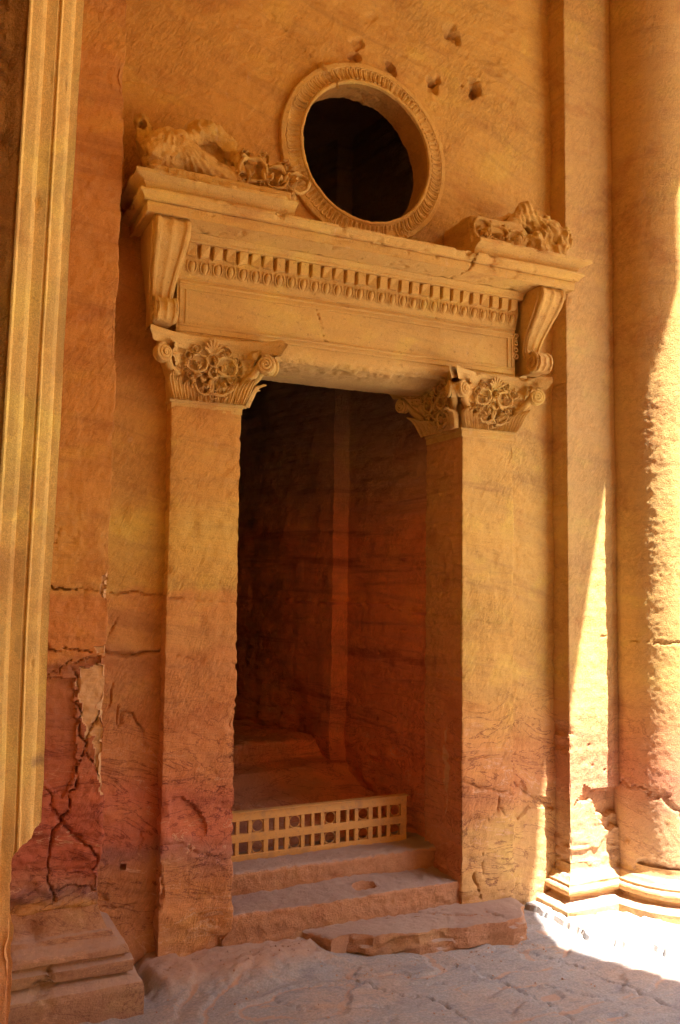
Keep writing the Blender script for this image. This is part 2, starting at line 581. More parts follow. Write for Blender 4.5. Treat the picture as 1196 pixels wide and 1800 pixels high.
M = {}
M['wall'] = sandstone('wall_sandstone', band=0.6, dip=-0.28, chisel=0.75, vein=0.9)
M['corner'] = sandstone('corner_sandstone', west=CORNER, east=CORNER, band=0.8, vein=0.9)
M['pil'] = sandstone('pilaster_sandstone', band=0.85, vein=1.0, chisel=0.75)
M['carved'] = sandstone('carved_sandstone', west=EAST, lift=(1.06, 1.10, 1.14), grime=0.85, chisel=0.1, grain=0.5, band=0.5, pale=0.2, chisel_tint=0.12, vein=0)
STEPC = zs_([(-0.4, (.46, .27, .18)), (0.2, (.54, .29, .17)), (0.4, (.54, .28, .16)), (9.0, (.54, .28, .16))])
M['step'] = sandstone('step_sandstone', west=STEPC, east=STEPC, chisel=0.3, grain=0.7, dust=0.95, band=0.4, vein=0)
M['base'] = sandstone('base_sandstone', west=BASEC, chisel=0.15, grain=0.4, dust=0.6, band=0.5)
M['inner'] = sandstone('chamber_sandstone', west=DEEP_SHADE, east=INNER, span=(2.75, 3.85), chisel=0.7, grain=0.4, band=1.3, chisel_rot=1.4)  # colour itself fades west into the painted shade
M['deep_shade'] = sandstone('deep_shade_sandstone', west=DEEP_SHADE, east=DEEP_SHADE, chisel=0.7, grain=0.4, band=1.0)
JAMBC = zs_([(-0.4, (.52, .26, .15)), (0.5, (.60, .27, .14)), (1.2, (.62, .24, .12)), (1.7, (.64, .28, .13)), (2.25, (.66, .34, .14)), (3.0, (.64, .34, .14)), (3.8, (.60, .31, .13)), (9.0, (.6, .3, .12))])
M['reveal_red'] = sandstone('jamb_face_sandstone', west=JAMBC, east=JAMBC, chisel=0.4, band=0.8)
M['reveal'] = sandstone('window_reveal_shaded', lift=(0.82, 0.72, 0.66), chisel=0.4, grain=0.4, band=0.5)  # shade of the window recess put into a darker, browner tint
M['column'] = sandstone('column_sandstone', west=EAST, east=EAST, lift=(1.05, 1.06, 1.30), chisel=0.5, grain=0.6, coarse=0.16, band=0.4)
M['jamb'] = sandstone('jamb_sandstone', west=EAST, east=EAST, lift=(1.36, 1.54, 1.72), chisel=0.08, grain=0.3, band=0.3, chisel_tint=0.25, vein=0)
M['jamb_rough'] = sandstone('jamb_rough_sandstone', lift=(1.05, 1.05, 1.05), chisel=1.0, grain=0.6, coarse=0.6, band=0.8)
M['cliff'] = sandstone('cliff_sandstone', west=EAST, east=EAST, chisel=0.8, grain=0.2, coarse=1.0)

def ground_mat():
    k = NT('rock_floor')
    g = k.n('ShaderNodeNewGeometry')
    pos = g.outputs['Position']
    a = k.noise(pos, 1.3, 5, 0.6, 0.5)
    b = k.noise(k.vmul(pos, (1.0, 2.2, 1.0)), 5.0, 6, 0.65, 0.7)
    c = k.noise(pos, 60.0, 6, 0.75)
    base = k.ramp(a, [(0.30, (.38, .29, .24)), (0.45, (.34, .30, .285)), (0.56, (.30, .30, .315)), (0.70, (.35, .31, .285))])
    base = k.mix(k.rng(b, 0.52, 0.68, 0, 0.75), base, (.22, .22, .25))
    base = k.mix(k.rng(b, 0.42, 0.30, 0, 0.6), base, (.46, .31, .22))
    base = k.mix(k.rng(c, 0.35, 0.65), k.mix(1.0, base, (0.80, 0.78, 0.77), 'MULTIPLY'), k.mix(1.0, base, (1.15, 1.13, 1.1), 'MULTIPLY'))
    at = k.n('ShaderNodeAttribute', attribute_name='spall')
    base = k.mix(k.rng(at.outputs['Fac'], 0.1, 0.8, 0, 0.8), base, (.47, .27, .17))
    k.link(base, k.b.inputs['Base Color'])
    k.b.inputs['Roughness'].default_value = 0.9
    k.b.inputs['Specular IOR Level'].default_value = 0.2
    n1 = k.bump(k.noise(k.vmul(pos, (1, 2.0, 1)), 7.0, 8, 0.72, 1.2), 0.20, 0.022)
    n2 = k.bump(c, 0.5, 0.008, n1)
    k.link(n2, k.b.inputs['Normal'])
    return k.m
M['ground'] = ground_mat()

def barrier_mat():
    k = NT('ochre_painted_wood')
    g = k.n('ShaderNodeNewGeometry')
    pos = g.outputs['Position']
    a = k.noise(k.vmul(pos, (2.0, 8.0, 30.0)), 2.0, 5, 0.6)
    b = k.noise(pos, 9.0, 5, 0.65)
    base = k.mix(a, (.52, .26, .065), (.63, .35, .095))
    base = k.mix(k.rng(b, 0.46, 0.70, 0, 0.7), base, (.36, .20, .09))
    base = k.mix(k.rng(k.noise(pos, 60.0, 4, 0.7), 0.55, 0.7, 0, 0.6), base, (.30, .17, .09))
    k.link(base, k.b.inputs['Base Color'])
    k.b.inputs['Roughness'].default_value = 0.6
    k.link(k.bump(a, 0.15, 0.004), k.b.inputs['Normal'])
    return k.m
M['barrier'] = barrier_mat()

# ------------------------------------------------------------------ relief of dressed rock
def rough(P, amp=0.006, big=0.008, seed=0):
    return big * fbm(P, 1.6, 3, 0.5, seed) + amp * fbm(P, 13, 3, 0.55, seed + 4) + amp * 0.45 * fbm(P, 55, 2, 0.5, seed + 8)

def strata(P, amp=0.006, seed=0):
    n = fbm(P, (1.1, 1.1, 16), 3, 0.6, seed)
    return amp * np.clip(n, -0.6, 0.6)

def edge_chips(P, ex, ey=None, r=0.05, amp=0.03, seed=0):
    """pieces knocked off a vertical edge at x = ex"""
    d = np.abs(P[..., 0] - ex)
    q = P.copy(); q[..., 0] = 0; q[..., 1] = 0
    c = np.clip(fbm(q, 5.0, 4, 0.65, seed) - 0.25, 0, 1) + 0.25 * np.clip(fbm(q, 26.0, 2, 0.6, seed + 2) - 0.1, 0, 1)
    return -amp * c * 2.2 * np.clip(1 - d / (r * (0.4 + 1.6 * np.clip(c, 0, 1))), 0, 1)

def floor_z(x, y):
    return -0.10 - 0.022 * (np.clip(x, 0.5, 7) - 1.3)

# ================================================================== LARGE STRUCTURE
# ------------------------------------------------------------------ ground
FLOOR_CRACKS = [[(4.05, -0.62), (4.25, -1.0), (4.4, -1.45), (4.45, -1.9)], [(3.3, -0.5), (3.6, -0.95), (3.75, -1.5), (3.7, -2.2)],
                [(2.62, -0.42), (2.75, -0.75), (3.1, -1.15), (3.2, -1.7)], [(3.6, -1.15), (3.95, -1.3), (4.3, -1.75)],
                [(2.1, -0.75), (2.3, -1.0), (2.75, -1.1)], [(1.9, -1.1), (2.2, -1.35), (2.6, -1.3)], [(3.0, -0.85), (3.4, -1.02), (3.62, -1.0)]]
LEDGE = [(4.62, -0.45), (4.70, -0.60), (4.67, -0.73), (4.78, -0.80), (4.83, -0.95), (4.96, -1.01), (5.08, -1.23), (5.35, -1.45), (6.2, -1.6), (6.6, 0.3), (4.62, 0.3)]
def build_ground():
    fx = np.concatenate([np.array([-80, -40, -20, -9, -4, -2, -1, 0, .5]), np.arange(0.9, 5.9, 0.0155), np.array([6.2, 6.6, 7, 8, 9.5, 12, 16, 22, 35, 60, 110])])
    fy = np.concatenate([np.array([-110, -60, -30, -18, -13, -10, -8, -6, -5, -4, -3.2]), np.arange(-2.7, 0.12, 0.0155), np.array([0.4, 1, 3, 8, 20, 50, 110])])
    X, Y = np.meshgrid(fx, fy, indexing='ij')
    P = np.stack([X, Y, np.zeros_like(X)], -1)
    h = floor_z(X, Y)
    near = smooth(0.3, 0.9, X) * (1 - smooth(5.9, 6.6, X)) * smooth(-3.2, -2.6, Y)
    h = h + 0.012 * fbm(P, (0.9, 1.3, 1), 3, 0.5, 3)
    # broken bedding sheets: low terraces
    t = fbm(P, (0.55, 1.0, 1), 4, 0.55, 31) * 2.6 - 0.5 * X + 1.1 * Y
    ft = t - np.floor(t)
    h = h + near * 0.020 * (np.floor(t) * 0.0 + smooth(0.0, 0.10, ft) - ft)
    h = h + near * (0.0035 * fbm(P, (5, 9, 1), 4, 0.6, 5) + 0.0015 * fbm(P, 40, 2, 0.5, 9))
    # rubble shoulder under the near door pilaster
    j = 0.10 * fbm(P, 3.5, 4, 0.6, 12)
    lump = smooth(-0.66, -0.34, Y + j) * smooth(1.36, 1.5, X + 0.4 * j) * (1 - smooth(2.5, 2.9, X + j))
    h = h + 0.085 * lump + 0.014 * lump * fbm(P, (6, 11, 1), 4, 0.6, 14)
    # ledge under the far column
    pj = P + 0.05 * np.stack([fbm(P, 6, 3, 0.6, 17), fbm(P, 6, 3, 0.6, 19), np.zeros_like(X)], -1)
    ins = in_poly(pj[..., 0], pj[..., 1], LEDGE)
    h = h + np.where(ins, 0.042, 0.0)
    # hollow beside the near base
    h = h - 0.05 * np.exp(-(((X - 1.42) / 0.05) ** 2 + ((Y + 0.28) / 0.2) ** 2))
    for c in FLOOR_CRACKS:
        h = h + crack(P, c, 0.012, 0.022, 0.03, 0.0, 'xy')
    P[..., 2] = h
    sp = near * (0.55 * lump + 0.5 * (ft > 0.86) * smooth(-0.1, 0.3, noise(P, 2.0, 40)))
    o = obj('ground', P.reshape(-1, 3), grid_faces(len(fx), len(fy)), M['ground'], None, 50, sp)
    return tag(o, 'worn grey and pink rock floor in front of the doorway', 'ground', None, 'structure')
build_ground()

# ------------------------------------------------------------------ the portico around the place (mostly out of view)
def prism(name, poly, z0, z1, mat, parent=None):
    n = len(poly)
    V = [(x, y, z0) for x, y in poly] + [(x, y, z1) for x, y in poly]
    Fs = [tuple(range(n))[::-1], tuple(range(n, 2 * n))] + [(i, (i + 1) % n, n + (i + 1) % n, n + i) for i in range(n)]
    return obj(name, np.array(V, float), Fs, mat, parent, 0)

EDGE = [(6.29, 2.5), (6.29, -1.94), (6.445, -2.10), (6.445, -3.06), (6.52, -3.32), (6.50, -3.55), (6.37, -3.82), (6.26, -4.08), (6.22, -4.34), (6.25, -4.62), (6.33, -4.86), (6.43, -5.06),
        (6.54, -5.24), (6.70, -5.45), (6.98, -5.65), (6.98, -6.8), (6.55, -6.95), (6.45, -9.0), (6.9, -9.3), (6.9, -10.6), (6.45, -10.8), (6.45, -16.0)]  # out-of-view rim, curved so its shadow bounds the sun patch
tag(prism('portico_ceiling', [(-12, -16.0), (-12, 6.0), (6.29, 6.0)][::-1][::-1] + EDGE, 8.5, 24.0, M['cliff']),
    'rock ceiling and entablature above the portico, unseen, its rim shaped to cut the sunlight', 'ceiling', None, 'structure')
tag(prism('facade_wall', [(6.75, 0.55), (6.9, 40), (0.9, 40), (0.9, 7.0), (5.2, 7.0), (5.2, 0.55)], -0.4, 30.0, M['cliff']),
    'outer rock face beyond the far column', 'wall', None, 'thing')

def build_cliff(name, x0, y0, y1, label, axis='x'):
    ys, zs = arange(y0, y1, 2.0), arange(-1, 27, 2.0)
    P = np.zeros((len(ys), len(zs), 3))
    P[..., 0] = x0
    P[..., 1] = ys[::-1][:, None]
    P[..., 2] = zs[None]
    P[..., 0] += 3.0 * fbm(P, (0.1, 0.1, 0.06), 4, 0.5, 50) + 0.06 * P[..., 2]
    o = grid_obj(name, P, M['cliff'])
    return tag(o, label, 'cliff', None, 'thing')
build_cliff('cliff', 30, -70, 60, 'tall sandstone cliff facing the portico across the open court')

def slab_wall(name, x0, x1, y0, y1, z0, z1, label, cat='wall'):
    V, Fs = boxm(x0, x1, y0, y1, z0, z1, 0.02)
    o = obj(name, V, Fs, M['jamb'], None, 0)
    return tag(o, label, cat, None, 'thing')
slab_wall('portal_wall', 0.18, 0.35, -2.45, 0.6, -0.4, 8.5, 'rock wall between the great portal and the corner pilaster')
slab_wall('portal_wall', -0.6, 0.5, -14.0, -7.6, -0.4, 8.5, 'rock wall on the other side of the great portal')  # unseen; brought closer and kept pale to bounce light
slab_wall('portico_end_wall', 0.4, 6.4, -13.6, -12.6, -0.4, 8.5, 'rock wall closing the opposite end of the portico')
def build_hall():
    prof = resample([(-0.55, -2.5), (-0.55, -0.9), (-10, -0.9), (-10, -12.0), (-0.55, -12.0), (-0.55, -7.5)], 0.5)
    P = sweep_z(prof, arange(-0.4, 8.6, 0.6))
    o = grid_obj('great_hall_wall', P, M['cliff'], None, lambda P, N: 0.03 * fbm(P, 0.6, 3), flip=False)
    tag(o, 'bare rock walls of the great hall behind the portal', 'wall', None, 'structure')
build_hall()

COLC, COLR = (5.972, -0.29), 0.50
BASE_PROF = [(.20, -0.42), (.20, -0.125), (.19, -0.115), (.085, -0.10), (.055, -0.095), (.05, -0.07), (.085, -0.055), (.105, -0.035), (.108, -0.012), (.095, 0.008), (.075, 0.016),
             (.078, 0.035), (.06, 0.05), (.035, 0.085), (.012, 0.13), (0.0, 0.16), (0.0, 0.2)]
BASE_PROF = [(o, z + (0.035 if z > -0.3 and z < 0.12 else 0.0)) for o, z in BASE_PROF]
def column(name, c, r, ang0, ang1, label, group=None, res=0.012, zres=0.014, zt=8.55):
    e = empty(name, (c[0], c[1], -0.2), label, 'column', group)
    na = int(abs(ang1 - ang0) * r / res)
    an = np.linspace(ang0, ang1, na)
    zs = arange(0.12, zt, zres)
    P = np.zeros((na, len(zs), 3))
    P[..., 0] = c[0] + r * np.cos(an)[:, None]
    P[..., 1] = c[1] + r * np.sin(an)[:, None]
    P[..., 2] = zs[None]
    def dsp(P, N):
        d = rough(P, 0.0016, 0.003, 61) + 0.0016 * fbm(P, 60, 2, 0.6, 68)
        d = d + crack(P, [(5.2, 2.05), (5.6, 2.02), (6.3, 1.96)], 0.008, 0.015)
        d = d - 0.03 * smooth(0.02, 0.3, fbm(P, 3.0, 3, 0.5, 70)) * (1 - smooth(0.3, 0.75, P[..., 2]))
        d = d + crack(P, [(5.3, 0.95), (5.6, 0.75), (5.75, 0.5), (5.9, 0.45)], 0.02, 0.02, 0.03)
        return d
    grid_obj('shaft', P, M['column'], e, dsp)
    prof = resample(BASE_PROF, 0.012)
    na2 = max(24, na // 2)
    an = np.linspace(ang0, ang1, na2)
    B = np.zeros((na2, len(prof), 3))
    rr = r + prof[None, :, 0]
    B[..., 0] = c[0] + rr * np.cos(an)[:, None]
    B[..., 1] = c[1] + rr * np.sin(an)[:, None]
    B[..., 2] = prof[None, :, 1]
    grid_obj('base', B, M['base'], e, lambda P, N: rough(P, 0.0035, 0.006, 77) - 0.02 * np.clip(fbm(P, 4, 3, 0.6, 80) - 0.45, 0, 1))
    return e
column('engaged_column', COLC, COLR, math.radians(100), math.radians(345), 'stout round column at the edge of the picture, its far side lit by the sun')
for yy, lab in ((-6.25, 'free standing portico column nearest the doorway, outside the view'), (-9.9, 'second free standing portico column, outside the view')):
    e = column('portico_column', (6.2, yy), COLR, 0, 2 * math.pi, lab, 'free standing portico columns', 0.08, 0.3, 7.4)
    an = np.linspace(0, 2 * math.pi, 33)
    pr = resample([(.655, 7.35), (.70, 7.5), (.74, 7.9), (.95, 8.3), (.98, 8.52)], 0.1)
    B = np.zeros((33, len(pr), 3))
    B[..., 0] = 6.2 + pr[None, :, 0] * np.cos(an)[:, None]; B[..., 1] = yy + pr[None, :, 0] * np.sin(an)[:, None]; B[..., 2] = pr[None, :, 1]
    grid_obj('capital', B, M['column'], e)

# ------------------------------------------------------------------ wall with the door and the round window
OC, OR = (3.10, 5.89), 0.73
PITS = [(3.025, 6.815, .05, .03), (3.006, 6.681, .06, .07), (3.333, 6.683, .05, .07), (3.74, 6.642, .06, .055), (4.137, 6.719, .075, .06), (3.901, 7.161, .07, .045), (3.172, 7.084, .05, .012), (3.77, 6.69, .04, .05), (3.96, 7.12, .05, .05), (4.18, 6.69, .05, .05), (1.35, 0.565, .022, .06)]
WALL_CRACKS = [([(1.186, 2.403), (1.282, 2.396), (1.371, 2.4), (1.458, 2.389), (1.557, 2.385)], .010, .03),
    ([(1.1, 2.0), (1.198, 1.997), (1.352, 1.974), (1.422, 1.98), (1.476, 2.002), (1.588, 2.004)], .013, .045), ([(1.195, 2.1), (1.22, 2.157), (1.249, 2.222)], .008, .02),
    ([(1.3, 1.526), (1.303, 1.571), (1.333, 1.592), (1.383, 1.571), (1.424, 1.499), (1.461, 1.44), (1.47, 1.382), (1.519, 1.329), (1.567, 1.291)], .009, .03),
    ([(1.278, 1.641), (1.274, 1.508)], .012, .025), ([(1.21, 1.625), (1.233, 1.738), (1.239, 1.794)], .008, .025), ([(1.448, 0.804), (1.458, 0.739), (1.437, 0.662)], .008, .02),
    ([(1.298, 0.589), (1.362, 0.611), (1.411, 0.616)], .006, .012), ([(1.2, 0.315), (1.401, 0.305), (1.524, 0.292)], .010, .015),
    ([(4.4, 2.16), (4.552, 2.149), (4.757, 2.123), (5.029, 2.115)], .006, .012), ([(4.45, 0.9), (4.546, 0.851), (4.748, 0.722), (4.895, 0.653)], .012, .02),
    ([(2.3, 6.85), (2.541, 6.657), (2.668, 6.571), (2.714, 6.494)], .007, .015), ([(1.15, 6.0), (1.35, 6.05), (1.55, 6.02)], .015, .012),
    ([(4.5, 1.55), (4.7, 1.5), (4.9, 1.56)], .006, .01), ([(3.45, 6.25), (3.8, 6.1), (4.05, 6.0)], .007, .006)]
def wall_disp(P, N):
    d = rough(P, 0.006, 0.014, 1) + strata(P, 0.004, 6)
    sp = np.zeros(d.shape)
    for pl, w, dep in WALL_CRACKS:
        d = d + crack(P, pl, w, dep)
    for x, z, r, dep in PITS:
        r = r * 1.3 if z > 2 else r
        q = np.hypot(P[..., 0] - x + 0.35 * r * fbm(P, 16, 2, 0.6, 90), (P[..., 2] - z + 0.35 * r * fbm(P, 16, 2, 0.6, 93)))
        d = d - dep * (1 - smooth(0.55 * r, 1.0 * r, q))
        sp = sp - 0.22 * (1 - smooth(0.6 * r, 0.95 * r, q))
    # flaked hollow low on the wall and knocks near the far pilaster
    q = in_poly(P[..., 0] + 0.03 * fbm(P, 8, 2), P[..., 2], [(4.45, .72), (4.6, .86), (4.72, .74), (4.9, .70), (4.93, .60), (4.7, .64), (4.55, .55)])
    d = d - 0.02 * q
    m = (P[..., 0] < 1.6) & (P[..., 2] > 0.35) & (P[..., 2] < 1.7)
    d = d - np.where(m, 0.014 * smooth(0.05, 0.25, fbm(P, (3.0, 1, 2.0), 3, 0.5, 96)), 0)
    return d, sp
wx, wz = arange(1.02, 5.02, 0.0115), np.concatenate([arange(-0.25, 7.5, 0.0115), arange(7.53, 8.56, 0.05)])
WP = sweep_z(np.column_stack([wx, np.zeros_like(wx)]), wz)
cx_, cz_ = 0.5 * (wx[1:] + wx[:-1])[:, None], 0.5 * (wz[1:] + wz[:-1])[None]
keep = ~(((cx_ > 1.85) & (cx_ < 4.2) & (cz_ < 4.35)) | (np.hypot(cx_ - OC[0], cz_ - OC[1]) < 0.62))
tag(grid_obj('niche_wall', WP, M['wall'], None, wall_disp, keep=keep), 'smooth ochre rock wall around the carved doorway and the round window', 'wall', None, 'thing')

# ------------------------------------------------------------------ chamber seen through the door
ch = resample([(4.05, 0.30), (4.04, 0.44), (3.845, 1.75), (3.70, 1.80), (3.25, 3.4), (2.6, 5.4), (0.8, 5.4), (0.8, 0.2)], 0.025)
def chamber_disp(P, N):
    d = 0.012 * fbm(P, 1.2, 3, 0.5, 101) + 0.010 * fbm(P, 9, 3, 0.6, 104) + strata(P, 0.012, 107)
    low = 1 - smooth(0.6, 1.9, P[..., 2] + 0.4 * noise(P, 1.4, 111))
    d = d + 0.07 * low * fbm(P, (1.6, 1.6, 2.6), 4, 0.55, 113)
    y = P[..., 1]
    q = np.stack([y, P[..., 0] * 0, P[..., 2]], -1)
    d = d - crack(q, [(0.3, 2.20), (0.7, 2.24), (1.2, 2.30), (2.0, 2.28), (4.8, 2.4)], 0.012, 0.035)
    return -d * 0 + d
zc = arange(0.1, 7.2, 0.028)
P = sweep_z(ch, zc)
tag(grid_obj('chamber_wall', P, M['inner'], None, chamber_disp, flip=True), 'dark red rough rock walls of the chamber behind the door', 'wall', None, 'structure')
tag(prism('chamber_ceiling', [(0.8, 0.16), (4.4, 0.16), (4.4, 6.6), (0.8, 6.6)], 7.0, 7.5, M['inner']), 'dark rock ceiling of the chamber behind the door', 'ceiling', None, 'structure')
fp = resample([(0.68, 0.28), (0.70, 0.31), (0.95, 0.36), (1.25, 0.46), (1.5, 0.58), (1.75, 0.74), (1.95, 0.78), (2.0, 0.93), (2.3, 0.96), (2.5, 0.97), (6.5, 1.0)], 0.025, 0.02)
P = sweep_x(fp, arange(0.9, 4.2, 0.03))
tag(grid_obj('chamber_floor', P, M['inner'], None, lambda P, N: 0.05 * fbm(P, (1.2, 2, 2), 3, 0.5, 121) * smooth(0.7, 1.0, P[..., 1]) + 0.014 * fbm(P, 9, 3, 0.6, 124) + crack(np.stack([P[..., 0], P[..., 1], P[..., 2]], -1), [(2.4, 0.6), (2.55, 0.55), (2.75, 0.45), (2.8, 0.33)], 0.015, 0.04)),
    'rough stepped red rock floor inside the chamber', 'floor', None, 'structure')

# ------------------------------------------------------------------ corner pilaster beside the portal
P_CR = [([(0.692, 2.439), (0.826, 2.433), (0.916, 2.426)], .016, .06), ([(0.9, 2.427), (0.964, 2.423), (1.052, 2.42), (1.105, 2.413)], .007, .02),
        ([(0.704, 2.086), (0.805, 2.06), (0.924, 2.06), (1.011, 2.041), (1.075, 2.025), (1.117, 2.028)], .012, .05),
        ([(0.711, 1.907), (0.843, 1.944), (0.927, 1.973), (0.978, 2.007), (1.029, 2.023)], .009, .03),
        ([(0.912, 1.928), (0.939, 1.816), (0.944, 1.676), (0.949, 1.624), (0.971, 1.571), (0.962, 1.537), (1.002, 1.482), (0.987, 1.397), (0.966, 1.33), (0.935, 1.212), (0.92, 1.162), (0.88, 1.064), (0.868, 1.014), (0.812, 0.919), (0.798, 0.837), (0.806, 0.702), (0.842, 0.53)], .014, .06),
        ([(1.002, 1.482), (1.028, 1.533), (1.067, 1.6), (1.1, 1.668), (1.127, 1.702)], .011, .05), ([(1.002, 1.472), (1.026, 1.377), (1.077, 1.304), (1.105, 1.277)], .009, .03),
        ([(0.868, 1.014), (0.98, 0.9), (1.05, 0.824), (1.115, 0.748)], .013, .05), ([(0.749, 1.279), (0.803, 1.173), (0.839, 1.085), (0.868, 1.014)], .012, .03),
        ([(0.813, 0.701), (0.953, 0.7), (1.137, 0.711)], .010, .02), ([(0.815, 0.617), (0.956, 0.609), (1.147, 0.59)], .012, .025), ([(0.621, 0.372), (0.667, 0.407), (0.732, 0.387), (0.813, 0.402)], .02, .06),
        ([(0.7, 2.86), (0.80, 2.80), (0.78, 2.72), (0.7, 2.70)], .006, .015)]
P_SPALL = [[(0.921, 1.949), (1.119, 1.968), (1.128, 1.667), (1.095, 1.599), (1.126, 1.492), (1.13, 1.143), (1.095, 1.146), (1.049, 1.392), (1.062, 1.531), (1.001, 1.5), (0.952, 1.746), (0.928, 1.851)],
           [(1.077, 2.52), (1.125, 2.557), (1.125, 2.342), (1.069, 2.413)], [(1.028, 2.058), (1.125, 2.134), (1.125, 2.021), (1.075, 2.022)]]
P_DEEP = [[(0.55, 1.86), (0.91, 1.90), (0.94, 1.6), (0.96, 1.5), (0.90, 1.15), (0.75, 1.27), (0.55, 1.6)], [(0.972, 1.982), (1.012, 2.016), (1.082, 2.022), (1.105, 1.957), (1.032, 1.945)]]
def flat_q(P):
    return P
def pilaster_disp(P, N):
    d = rough(P, 0.006, 0.010, 131) + strata(P, 0.005, 133)
    X = P[..., 0] + 0.03 * fbm(P, 7, 3, 0.6, 135)
    Z = P[..., 2] + 0.03 * fbm(P, 7, 3, 0.6, 137)
    sp = np.zeros(d.shape)
    for pl in P_SPALL:
        i = in_poly(X, Z, pl)
        d = d - np.where(i, 0.018, 0)
        sp = np.maximum(sp, i * 1.0)
    for pl in P_DEEP:
        d = d - np.where(in_poly(X, Z, pl), 0.03, 0)
    low = 1 - smooth(0.75, 1.4, P[..., 2])
    d = d + low * 0.03 * fbm(P, (2.5, 2.5, 6), 4, 0.6, 139)
    low2 = 1 - smooth(0.6, 0.75, P[..., 2])
    d = d - low2 * 0.03 * smooth(-0.1, 0.3, fbm(P, (2, 2, 9), 3, 0.6, 143))
    for pl, w, dep in P_CR:
        d = d + crack(P, pl, w * 0.66, dep * 0.85, 0.022, 0.006)
    d = d + edge_chips(P, 1.11, r=0.035, amp=0.012, seed=145)
    return d, sp
cp = empty('corner_pilaster', (0.8, -0.42, -0.12), 'tall cracked red brown corner pilaster with stepped base between portal jamb and doorway', 'pilaster')
prof = resample([(0.45, -0.42), (1.11, -0.42), (1.11, 0.05)], 0.0095, 0.008, 3)
P = sweep_z(prof, np.concatenate([arange(0.05, 2.9, 0.0095), arange(2.91, 8.55, 0.016)]))
P[..., 0] += np.where(P[..., 0] > 0.5, 0.0, 0.0)
grid_obj('shaft', P, M['corner'], cp, pilaster_disp)
LB = [(.235, -0.45), (.235, 0.055), (.225, 0.085), (.150, 0.122), (.140, 0.128), (.140, 0.138), (.178, 0.142), (.180, 0.205), (.140, 0.212), (.132, 0.220), (.132, 0.232), (.158, 0.242), (.15, 0.268), (.135, 0.285), (.10, 0.30), (.075, 0.325), (.065, 0.355), (.045, 0.36), (.03, 0.385), (.008, 0.44), (-.012, 0.5)]
prof = resample(LB, 0.012, 0.004, 2)
P = sweep_path([(0.3, -0.42), (1.11, -0.42), (1.11, 0.1)], prof, 0.014)
def lbase_disp(P, N):
    d = rough(P, 0.003, 0.004, 151)
    d = d - 0.02 * np.clip(fbm(P, 4.5, 4, 0.6, 153) - 0.55, 0, 1) * 2
    d = d + crack(P, [(0.80, 0.23), (0.81, 0.15)], 0.012, 0.03)
    d = d - 0.05 * np.exp(-(((P[..., 0] - 0.72) / 0.06) ** 2 + ((P[..., 2] - 0.40) / 0.05) ** 2))
    return d
grid_obj('base', P, M['base'], cp, lbase_disp)

# ------------------------------------------------------------------ far pilaster next to the column
fpil = empty('flat_pilaster', (5.25, -0.2, -0.2), 'smooth ochre pilaster with a narrow wedge of sunlight, beside the round column', 'pilaster')
prof = resample([(4.955, 0.04), (4.955, -0.2), (5.75, -0.2)], 0.013, 0.006, 3)
C_SP = [(5.011, 0.659), (5.096, 0.735), (5.121, 0.825), (5.181, 0.783), (5.334, 0.779), (5.7, 0.781), (5.7, 0.504), (5.239, 0.572), (5.18, 0.704), (5.071, 0.681)]
def fp_disp(P, N):
    d = rough(P, 0.005, 0.010, 161) + strata(P, 0.003, 163)
    X = P[..., 0] + 0.015 * fbm(P, 9, 3, 0.6, 165)
    Z = P[..., 2] + 0.015 * fbm(P, 9, 3, 0.6, 167)
    i = in_poly(X, Z, C_SP)
    d = d - np.where(i, 0.055, 0.0)
    i2 = in_poly(X, Z, [(5.20, 0.75), (5.6, 0.75), (5.6, 0.42), (5.33, 0.45), (5.22, 0.58)])
    d = d - np.where(i2, 0.05, 0.0)
    d = d + crack(P, [(4.973, 2.107), (5.136, 2.086), (5.352, 2.044), (5.511, 2.066)], .005, .012)
    d = d + crack(P, [(5.1, 1.75), (5.3, 1.74), (5.55, 1.72)], .004, .008)
    for x, z in ((5.16, 1.15), (5.33, 0.93), (5.2, 0.98)):
        d = d - 0.03 * np.exp(-(np.hypot(P[..., 0] - x, P[..., 2] - z) / 0.011) ** 2)
    d = d - 0.02 * (1 - smooth(0.25, 0.62, P[..., 2] + 0.05 * fbm(P, 5, 2, 0.5, 168))) * smooth(-0.2, 0.3, fbm(P, (3, 3, 9), 3, 0.6, 169))
    d = d + edge_chips(P, 4.955, r=0.03, amp=0.010, seed=171)
    return d
P = sweep_z(prof, arange(0.02, 8.55, 0.0145))
grid_obj('shaft', P, M['column'], fpil, fp_disp)
prof = resample(BASE_PROF, 0.012, 0.004, 2)
P = sweep_path([(4.955, 0.1), (4.955, -0.2), (5.9, -0.2)], prof, 0.014)
grid_obj('base', P, M['base'], fpil, lambda P, N: rough(P, 0.0035, 0.005, 175) - 0.02 * np.clip(fbm(P, 5, 3, 0.6, 177) - 0.45, 0, 1))

